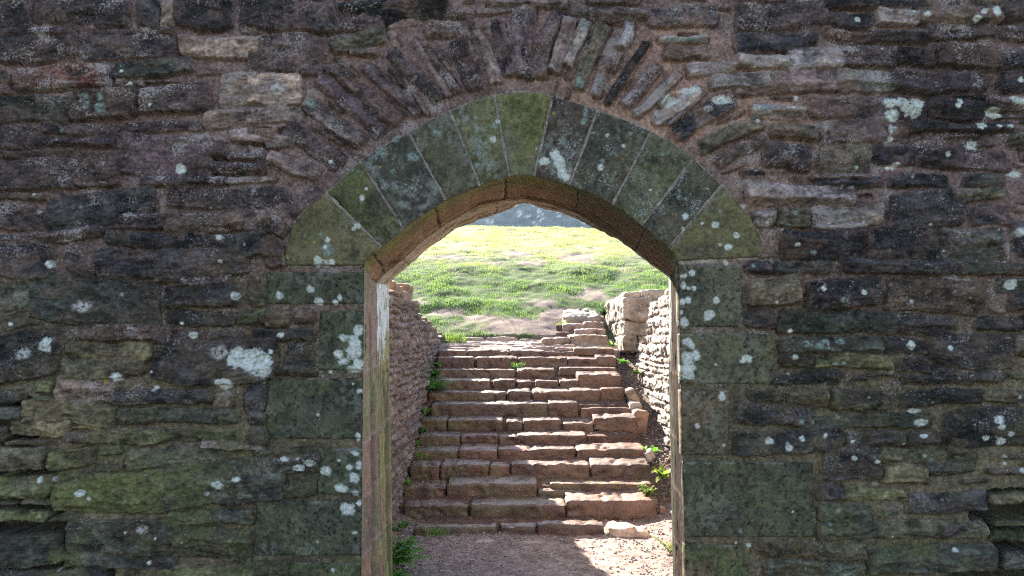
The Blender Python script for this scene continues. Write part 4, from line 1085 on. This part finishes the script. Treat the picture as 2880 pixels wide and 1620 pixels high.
def bare(X, Y):
    """1 where soil shows"""
    U, V_ = proj(X, Y, slope_h(X, Y))
    n = fbm2(X * 1.6, Y * 1.6, 830, 4); n2 = fbm2(X * 5, Y * 5, 831, 3)
    m = np.zeros_like(X)
    for (u, v, ru, rv) in ((1310, 822, 215, 26), (1440, 790, 90, 22), (1180, 860, 130, 16), (1460, 652, 58, 22), (1300, 638, 50, 14), (1490, 745, 70, 22), (1360, 762, 60, 14), (1130, 785, 70, 14), (1215, 800, 60, 10), (1120, 648, 60, 9), (1390, 835, 110, 14), (1240, 660, 40, 7), (1520, 800, 40, 20), (1340, 660, 40, 10), (1060, 760, 30, 10)):
        d = np.hypot((U - u) / ru, (V_ - v) / rv) + .7 * n + .4 * n2
        m = np.maximum(m, .93 * sm((.95 - d) / .5))
    m = np.maximum(m, .6 * sm((n + .6 * n2 - .46) / .12) * sm((19 - Y) / 3))
    return m


gx = np.r_[np.linspace(-120, -13, 40), np.arange(-12.5, -4, .25), np.arange(-4, 5.5, .05), np.arange(5.5, 13, .25), np.linspace(13.5, 120, 40)]
gy = np.r_[np.arange(5.8, 11.8, .3), np.arange(11.8, 20, .05), np.arange(20, 28, .12), np.linspace(28.2, 160, 50)]
X, Y = np.meshgrid(gx, gy)
Z = slope_h(X, Y)
wnear = (np.abs(X - .7) < 5) & (Y < 28)
Z = Z + .02 * fbm2(X * 9, Y * 9, 823, 3) * wnear
B_ = bare(X, Y)
n = fbm2(X * 3, Y * 3, 832, 4)
tp2 = sm((Y - 15.5) / 4.5)[..., None]  # ground paler uphill: drier turf, with sun glare put into the colour
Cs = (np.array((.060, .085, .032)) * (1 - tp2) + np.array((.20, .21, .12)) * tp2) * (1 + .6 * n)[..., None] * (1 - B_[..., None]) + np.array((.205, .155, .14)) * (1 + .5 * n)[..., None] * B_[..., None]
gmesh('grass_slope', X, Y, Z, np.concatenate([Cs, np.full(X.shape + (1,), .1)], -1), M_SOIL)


def blades(P0, h, w, lean, az, colr, rs):
    """P0 (n,3) roots -> triangles, three per blade"""
    n = len(P0)
    side = np.stack([np.cos(az), np.sin(az), np.zeros(n)], 1) * (w / 2)[:, None]
    fw = np.stack([-np.sin(az), np.cos(az), np.zeros(n)], 1)
    mid = P0 + fw * (lean * h * .3)[:, None] + np.array([0, 0, 1]) * (h * .6)[:, None]
    tip = P0 + fw * (lean * h)[:, None] + np.array([0, 0, 1]) * (h * (1 - .25 * lean))[:, None]
    V = np.stack([P0 - side, P0 + side, mid - side * .7, mid + side * .7, tip], 1).reshape(-1, 3)
    b = np.arange(n)[:, None] * 5
    Fb = np.concatenate([b + [0, 1, 3], b + [0, 3, 2], b + [2, 3, 4]], 0).reshape(-1, 3)
    C = np.repeat(colr, 5, 0) * np.tile(np.array([.75, .75, 1, 1, 1.15])[:, None], (n, 1))
    return V, Fb, np.concatenate([C, np.zeros((len(C), 1))], 1)


RG = np.random.RandomState(3)
def scatter(n, x0, x1, y0, y1, pw=1.0):
    x = RG.uniform(x0, x1, n); y = y0 + (y1 - y0) * RG.uniform(0, 1, n) ** pw
    half = .235 * y + .6                     # only the wedge the doorway could show, with room to step aside
    k = np.abs(x - .07 * y * .5) < half
    return x[k], y[k]


xs, ys_ = scatter(600000, -8.5, 9.5, 12.3, 27.2, 1.35)
cl = fbm2(xs * 2.2, ys_ * 2.2, 840, 3) + .7 * fbm2(xs * 7, ys_ * 7, 841, 2)
bz = bare(xs, ys_)
k = (RG.rand(len(xs)) < np.clip(.62 + 1.0 * cl, .2, 1)) & (RG.rand(len(xs)) > bz * .93)
k &= ~((xs > -1.5) & (xs < 2.5) & (ys_ < 12.65)) & ~((xs > .6) & (xs < 1.62) & (ys_ < 14.1))
xs, ys_, cl = xs[k], ys_[k], cl[k]
z = slope_h(xs, ys_)
n = len(xs)
h = RG.uniform(.025, .055, n) * np.clip(1 + 1.1 * cl, .6, 2.2)
w = RG.uniform(.003, .0065, n) * (1 + (ys_ - 12) / 18)
tp = sm((ys_ - 15.6 + 2.2 * cl) / 4.5)[:, None]  # blades paler uphill: drier grass, with the sun's glare painted in
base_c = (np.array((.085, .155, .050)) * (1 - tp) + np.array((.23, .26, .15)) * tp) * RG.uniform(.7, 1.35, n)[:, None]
yl = (RG.rand(n) < .34 + .6 * cl)[:, None]
base_c = np.where(yl, base_c * np.array((1.5, 1.22, 1.0)), base_c)
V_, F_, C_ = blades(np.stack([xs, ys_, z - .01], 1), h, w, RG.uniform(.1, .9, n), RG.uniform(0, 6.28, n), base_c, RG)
go = build('grass', V_, F_, M_GRASS, None, C_, smooth=False)
tag(go, 'short backlit green grass growing over the slope beyond the steps', 'grass', kind='stuff')

# pebbles and grit
RPB = np.random.RandomState(8)
n = 5200
px_ = RPB.uniform(-1.05, 1.75, n); py_ = 5.6 + 2.6 * RPB.uniform(0, 1, n)
k = (RPB.rand(n) < .35 + .8 * (np.abs(px_ - .3) > .6) + .4 * (py_ > 7.0)); px_, py_ = px_[k], py_[k]
pz_ = ground_h(px_, py_); rad = RPB.uniform(.004, .013, len(px_)) * (1 + .8 * (RPB.rand(len(px_)) < .08))
# more grit on the treads
tx, ty, tz = [], [], []
for i in range(2, 12):
    m_ = 120
    tx.append(RPB.uniform(-1.08, 1.35, m_)); ty.append(RPB.uniform(YS[i] + .2, YS[i + 1] + .01, m_)); tz.append(np.full(m_, STEPZ[i] - .015))
m_ = 900
gx_ = RPB.uniform(1.42, 1.78, m_); gy_ = RPB.uniform(8, 12.6, m_)
tx.append(gx_); ty.append(gy_); tz.append(np.interp(gy_, sy, sz) - .10 + .10 * sm((gx_ - 1.55) / .3))
px_ = np.r_[px_, np.concatenate(tx)]; py_ = np.r_[py_, np.concatenate(ty)]; pz_ = np.r_[pz_, np.concatenate(tz)]
rad = np.r_[rad, RPB.uniform(.006, .016, len(px_) - len(rad))]
oc = np.array([(1, 0, 0), (0, 1, 0), (-1, 0, 0), (0, -1, 0), (0, 0, .75), (.6, .6, .45), (-.6, .6, .45), (-.6, -.6, .45), (.6, -.6, .45)], float)
of = np.array([(0, 1, 5), (1, 2, 6), (2, 3, 7), (3, 0, 8), (5, 1, 6), (6, 2, 7), (7, 3, 8), (8, 0, 5), (5, 6, 4), (6, 7, 4), (7, 8, 4), (8, 5, 4)])
n = len(px_)
vv = oc[None] * rad[:, None, None] * RPB.uniform(.65, 1.3, (n, 9, 1)) * RPB.uniform(.7, 1.3, (n, 1, 3))
vv = vv + np.stack([px_, py_, pz_], 1)[:, None]
ff = (of[None] + 9 * np.arange(n)[:, None, None]).reshape(-1, 3)
pc = np.repeat(np.array((.235, .19, .165)) * RPB.uniform(.55, 1.5, (n, 1)), 9, 0)
po = build('gravel', vv.reshape(-1, 3), ff, M_STEP, None, np.concatenate([pc, np.zeros((len(pc), 1))], 1), smooth=False)
tag(po, 'loose reddish gravel and grit strewn over the path and steps', 'gravel', kind='stuff')


# ------------------------------------------------------------------ PLANTS
def leaf_strip(base, d, length, width, droop, col, rs, nseg=5, cup=.15):
    """one bent leaf: returns V, quads, C"""
    d = np.array(d, float); d /= np.linalg.norm(d)
    sd = np.cross(d, (0, 0, 1)); sd /= np.linalg.norm(sd) + 1e-9
    V = []; 
    for i in range(nseg + 1):
        t = i / nseg
        c = np.array(base) + d * length * t + np.array([0, 0, -droop * length * t * t])
        ww = width * (math.sin(math.pi * min(1, t * .9 + .08)) ** .8) / 2
        V += [c - sd * ww + np.array([0, 0, cup * ww]), c, c + sd * ww + np.array([0, 0, cup * ww])]
    V = np.array(V); Fq = gridfaces(nseg + 1, 3)
    C = np.array(col) * rs.uniform(.75, 1.3)
    return V, Fq, np.tile(np.r_[C, 0], (len(V), 1))


def join(parts):
    k = 0; Vs, Fs, Cs = [], [], []
    for V, Fq, C in parts:
        Vs.append(V); Fs.append(Fq + k); Cs.append(C); k += len(V)
    return np.concatenate(Vs), np.concatenate(Fs), np.concatenate(Cs)


_build = build


def build_plant(name, t, label, cat, loc):
    V, Fq, C = t
    o = _build(name, V, Fq, M_LEAF, None, C, smooth=False); o.location = loc
    return tag(o, label, cat)


def rosette(label, cat, loc, n, length, width, col, seed, up=(.3, 1.0), name='leafy_weed'):
    rs = np.random.RandomState(seed); ps = []; length *= 1.15; width *= 1.15
    for i in range(n):
        a = rs.uniform(0, 6.28); e = rs.uniform(*up)
        ps.append(leaf_strip((rs.uniform(-.02, .02), rs.uniform(-.02, .02), -.01), (math.cos(a), math.sin(a), e), length * rs.uniform(.6, 1.15), width * rs.uniform(.7, 1.2), rs.uniform(.2, .7), col, rs))
    return build_plant(name, join(ps), label, cat, loc)


def feathery(label, cat, loc, nf, length, col, seed, spread=1.0, name='feathery_weed', dirs=None, leaf=.028):
    """cow-parsley-like clump: stems that carry pairs of small cut leaflets"""
    rs = np.random.RandomState(seed); ps = []
    length *= .95; leaf *= 1.0
    for i in range(nf):
        a = rs.uniform(0, 6.28) if dirs is None else rs.uniform(*dirs)
        e = rs.uniform(.5, 2.2) / spread; L = length * rs.uniform(.5, 1.1)
        d = np.array([math.cos(a), math.sin(a), e]); d /= np.linalg.norm(d)
        b = np.array([rs.uniform(-.02, .02) * spread, rs.uniform(-.02, .02) * spread, -.01])
        ps.append(leaf_strip(b, d, L, .004, .3, np.array(col) * .8, rs, nseg=4))
        sd = np.cross(d, (0, 0, 1)); sd /= np.linalg.norm(sd)
        for t in np.linspace(.25, 1, 8):
            c = b + d * L * t + np.array([0, 0, -.3 * L * t * t])
            for s in (-1, 1):
                ll = leaf * (1.25 - .6 * t) * rs.uniform(.8, 1.5)
                dd = sd * s + d * .6 + rs.uniform(-.3, .3, 3)
                ps.append(leaf_strip(c, dd, ll * 1.7, ll * .8, .3, col, rs, nseg=2))
                for s2 in (-.6, .6):
                    ps.append(leaf_strip(c + dd / np.linalg.norm(dd) * ll * .7, dd + np.cross(dd, (0, 0, 1)) * s2, ll * .9, ll * .5, .3, col, rs, nseg=2))
    return build_plant(name, join(ps), label, cat, loc)


def tuft(label, loc, n, h, col, seed, spread=.05, name='grass_tuft', wid=.006):
    rs = np.random.RandomState(seed)
    p = np.stack([rs.normal(0, spread, n), rs.normal(0, spread * .7, n), np.full(n, -.01)], 1)
    cc = np.array(col) * rs.uniform(.7, 1.3, (n, 1))
    V, Fb, C = blades(p, h * rs.uniform(.5, 1.1, n), np.full(n, wid), rs.uniform(.2, 1.1, n), rs.uniform(0, 6.28, n), cc, rs)
    o = _build(name, V, Fb, M_GRASS, None, C, smooth=False); o.location = loc
    return tag(o, label, 'grass')


GR = (.17, .34, .06); GD = (.08, .22, .06); GY = (.17, .22, .04)


def at(u, v, Y):
    x, z = P(u, v, Y); return (float(x), Y, float(z))


feathery('big feathery green weed at the foot of the shaded wall beside the middle steps', 'plant', at(1083, 985, 10.5), 40, .44, GR, 1, spread=1.0)
feathery('low feathery green clump at the foot of the left jamb in the gravel', 'plant', at(990, 1418, 6.3), 34, .36, GR, 2, dirs=(-1.0, 1.6))
feathery('small feathery sprig low on the left edge of the frame below the larger clump', 'plant', at(985, 1462, 6.0), 14, .16, GR, 3, dirs=(-1.0, 1.6))
rosette('upright broad-leaved weed by the shaded wall at the eighth step', 'plant', at(1068, 1042, 9.95), 14, .15, .045, GR, 4, up=(.8, 2.5))
rosette('dark glossy leaved plant at the foot of the shaded wall by the seventh step', 'plant', at(1058, 1088, 9.55), 26, .13, .06, GD, 5, up=(.2, 1.6))
rosette('tiny bright weed at the left end of the third step', 'plant', at(1025, 1216, 8.3), 14, .09, .03, GR, 6, up=(.5, 2.5))
tuft('thin grass tuft sprouting in front of the lowest step at left', at(1100, 1345, 7.2), 46, .12, GR, 7, spread=.05, wid=.005)
tuft('sparse grass on the left end of the fifth step', at(1060, 1150, 8.85), 50, .10, GR, 8, spread=.06, wid=.005)
feathery('little green sprig between stones on the fourth step', 'plant', at(1134, 1204, 8.5), 8, .08, GR, 9, leaf=.018)
rosette('bright sunlit broad-leaved weed against the right wall near the doorway', 'plant', at(1669, 1200, 8.35), 20, .20, .055, GY, 10, up=(.5, 2.2))
feathery('sunlit flowering weed at the right end of the third step', 'plant', at(1628, 1245, 8.05), 20, .17, GY, 11, leaf=.02)
feathery('tall thin sunlit weed beside the right jamb on the lit gravel', 'plant', at(1688, 1385, 6.75), 12, .24, GY, 12, leaf=.02, name='tall_weed')
rosette('pale sunlit weed growing at the crumbled end of the right wall', 'plant', at(1602, 940, 11.0), 16, .15, .05, GY, 13, up=(.4, 2))
feathery('low green weed in the gully beside the upper steps', 'plant', at(1568, 915, 11.2), 14, .14, GR, 14, leaf=.02)
rosette('small green weed in the gully near the narrow top flight', 'plant', at(1541, 872, 12.2), 16, .14, .04, GR, 15, up=(.5, 2))
tuft('bright sunlit grass tuft at the far end of the left wall', at(1142, 862, 12.5), 260, .22, (.11, .16, .03), 16, spread=.11, name='grass_tuft')
feathery('rounded green bush between the top stone and the wall stub', 'plant', at(1527, 795, 13.6), 46, .26, (.05, .10, .028), 17, leaf=.03, name='small_bush')
tuft('yellow-green grass at the left foot of the topmost stone', at(1414, 822, 13.2), 90, .14, GY, 18, spread=.05)
tuft('grass sprouting in the joints of the twelfth step', at(1302, 925, 11.25), 60, .11, GR, 19, spread=.05, wid=.005)
rosette('creeping weed in the corner where the upper steps meet the shaded wall', 'plant', at(1100, 915, 11.25), 14, .10, .035, GR, 20, up=(.2, 1.2))
tuft('dry yellow grass on the ledge of the ninth step', at(1545, 1022, 10.2), 40, .07, (.22, .18, .05), 21, spread=.04, wid=.005)
rosette('small green weed in the gully low by the fifth step', 'plant', at(1645, 1133, 8.95), 12, .10, .04, GR, 22, up=(.3, 1.5))
rosette('green sprig at the right end of the fifth step', 'plant', at(1622, 1130, 9.0), 10, .08, .03, GR, 23, up=(.5, 1.6))

feathery('small feathery weed in the shaded corner at the left end of the eleventh step', 'plant', at(1094, 945, 10.9), 16, .18, GR, 31)
rosette('low leafy weed in the shaded corner at the left end of the sixth step', 'plant', at(1045, 1118, 9.2), 14, .11, .035, GR, 32, up=(.4, 2))
feathery('tiny ferny sprig in the soil left of the lowest step', 'plant', at(1010, 1330, 7.3), 10, .12, GR, 33, leaf=.02)

# ------------------------------------------------------------------ far castle wall beyond the crest
fw = empty('castle_wall', (0, 72, 0), 'hazy blue-grey castle wall standing beyond the bright grassy crest', 'wall')
X, Z = np.meshgrid(np.arange(-40, 46, .2), np.arange(2.5, 19.0, .2))
hh = .06 * fbm2(X * 1.2, Z * 3, 900, 4) + .05 * vn2(X * 2.2, Z * 5, 901)
Cf = np.array((.21, .235, .25)) * (1 + .6 * fbm2(X * 1.5, Z * 3, 902, 4))[..., None]  # pale bluish tone stands in for the haze in front of the wall
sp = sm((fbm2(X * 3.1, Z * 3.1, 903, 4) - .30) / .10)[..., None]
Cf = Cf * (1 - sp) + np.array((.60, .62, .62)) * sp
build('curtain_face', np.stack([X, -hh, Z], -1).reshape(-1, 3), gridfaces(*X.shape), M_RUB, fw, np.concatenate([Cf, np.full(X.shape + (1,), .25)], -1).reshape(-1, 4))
bx = np.array([[-40, .12, 1], [45.8, .12, 1], [45.8, .12, 18.8], [-40, .12, 18.8], [-40, 1.6, 1], [45.8, 1.6, 1], [45.8, 1.6, 18.8], [-40, 1.6, 18.8]], float)
build('wall_core', bx, np.array([(4, 7, 6, 5), (3, 2, 6, 7), (0, 3, 7, 4), (1, 5, 6, 2)]), M_RUB, fw, np.tile((.08, .085, .095, .2), (8, 1)), smooth=False)

# ------------------------------------------------------------------ air
HAZE = .0009
if HAZE > 0:
    hv = np.array([(x, y, z) for z in (-6.5, 20.5) for y in (-62, 165) for x in (-125, 125)], float)
    hm = bpy.data.materials.new('haze_air'); hm.use_nodes = True
    N = hm.node_tree.nodes; N.remove(N['Principled BSDF'])
    pv = N.new('ShaderNodeVolumePrincipled'); pv.inputs['Density'].default_value = HAZE; pv.inputs['Color'].default_value = (.75, .85, 1, 1)
    hm.node_tree.links.new(pv.outputs[0], N['Material Output'].inputs['Volume'])
    ho = build('haze', hv, np.array([(0, 2, 3, 1), (4, 5, 7, 6), (0, 1, 5, 4), (2, 6, 7, 3), (0, 4, 6, 2), (1, 3, 7, 5)]), hm, None, None, smooth=False)
    tag(ho, 'thin bright haze in the air', 'haze', kind='stuff')

# ------------------------------------------------------------------ light, sky, camera
EL, AZ = math.radians(31), math.radians(-30)
sd = Vector((math.sin(AZ) * math.cos(EL), math.cos(AZ) * math.cos(EL), math.sin(EL)))
sl = bpy.data.lights.new('sun', 'SUN'); sl.energy = 5.0; sl.angle = math.radians(.5); sl.color = (1, .93, .82)
so = bpy.data.objects.new('sun', sl); COL.objects.link(so); so.rotation_euler = sd.to_track_quat('Z', 'Y').to_euler(); so.location = (-20, 40, 30)
W = bpy.data.worlds.new('World'); SC.world = W; W.use_nodes = True
N = W.node_tree.nodes; sk = N.new('ShaderNodeTexSky'); sk.sky_type = 'NISHITA'; sk.sun_disc = False
sk.sun_elevation = EL; sk.sun_rotation = AZ; sk.air_density = 1.0; sk.dust_density = 1.0; sk.ozone_density = 1.0
W.node_tree.links.new(sk.outputs[0], N['Background'].inputs[0]); N['Background'].inputs[1].default_value = .06
cam = bpy.data.cameras.new('camera'); cam.sensor_width = 36; cam.lens = 36 * F / 2576; cam.clip_end = 600; cam.clip_start = .05
co = bpy.data.objects.new('camera', cam); COL.objects.link(co); co.location = (0, 0, EYE); co.rotation_euler = (math.pi / 2 + TH, 0, 0)
SC.camera = co
vs = SC.view_settings
vs.view_transform = 'Standard'; vs.look = 'None'; vs.gamma = 1; vs.use_curve_mapping = False; vs.exposure = 2.95
SC.cycles.use_denoising = False
SC.cycles.filter_width = 1.15
SC.cycles.use_adaptive_sampling = False
SC.cycles.sample_clamp_direct = .16
SC.cycles.sample_clamp_indirect = .16
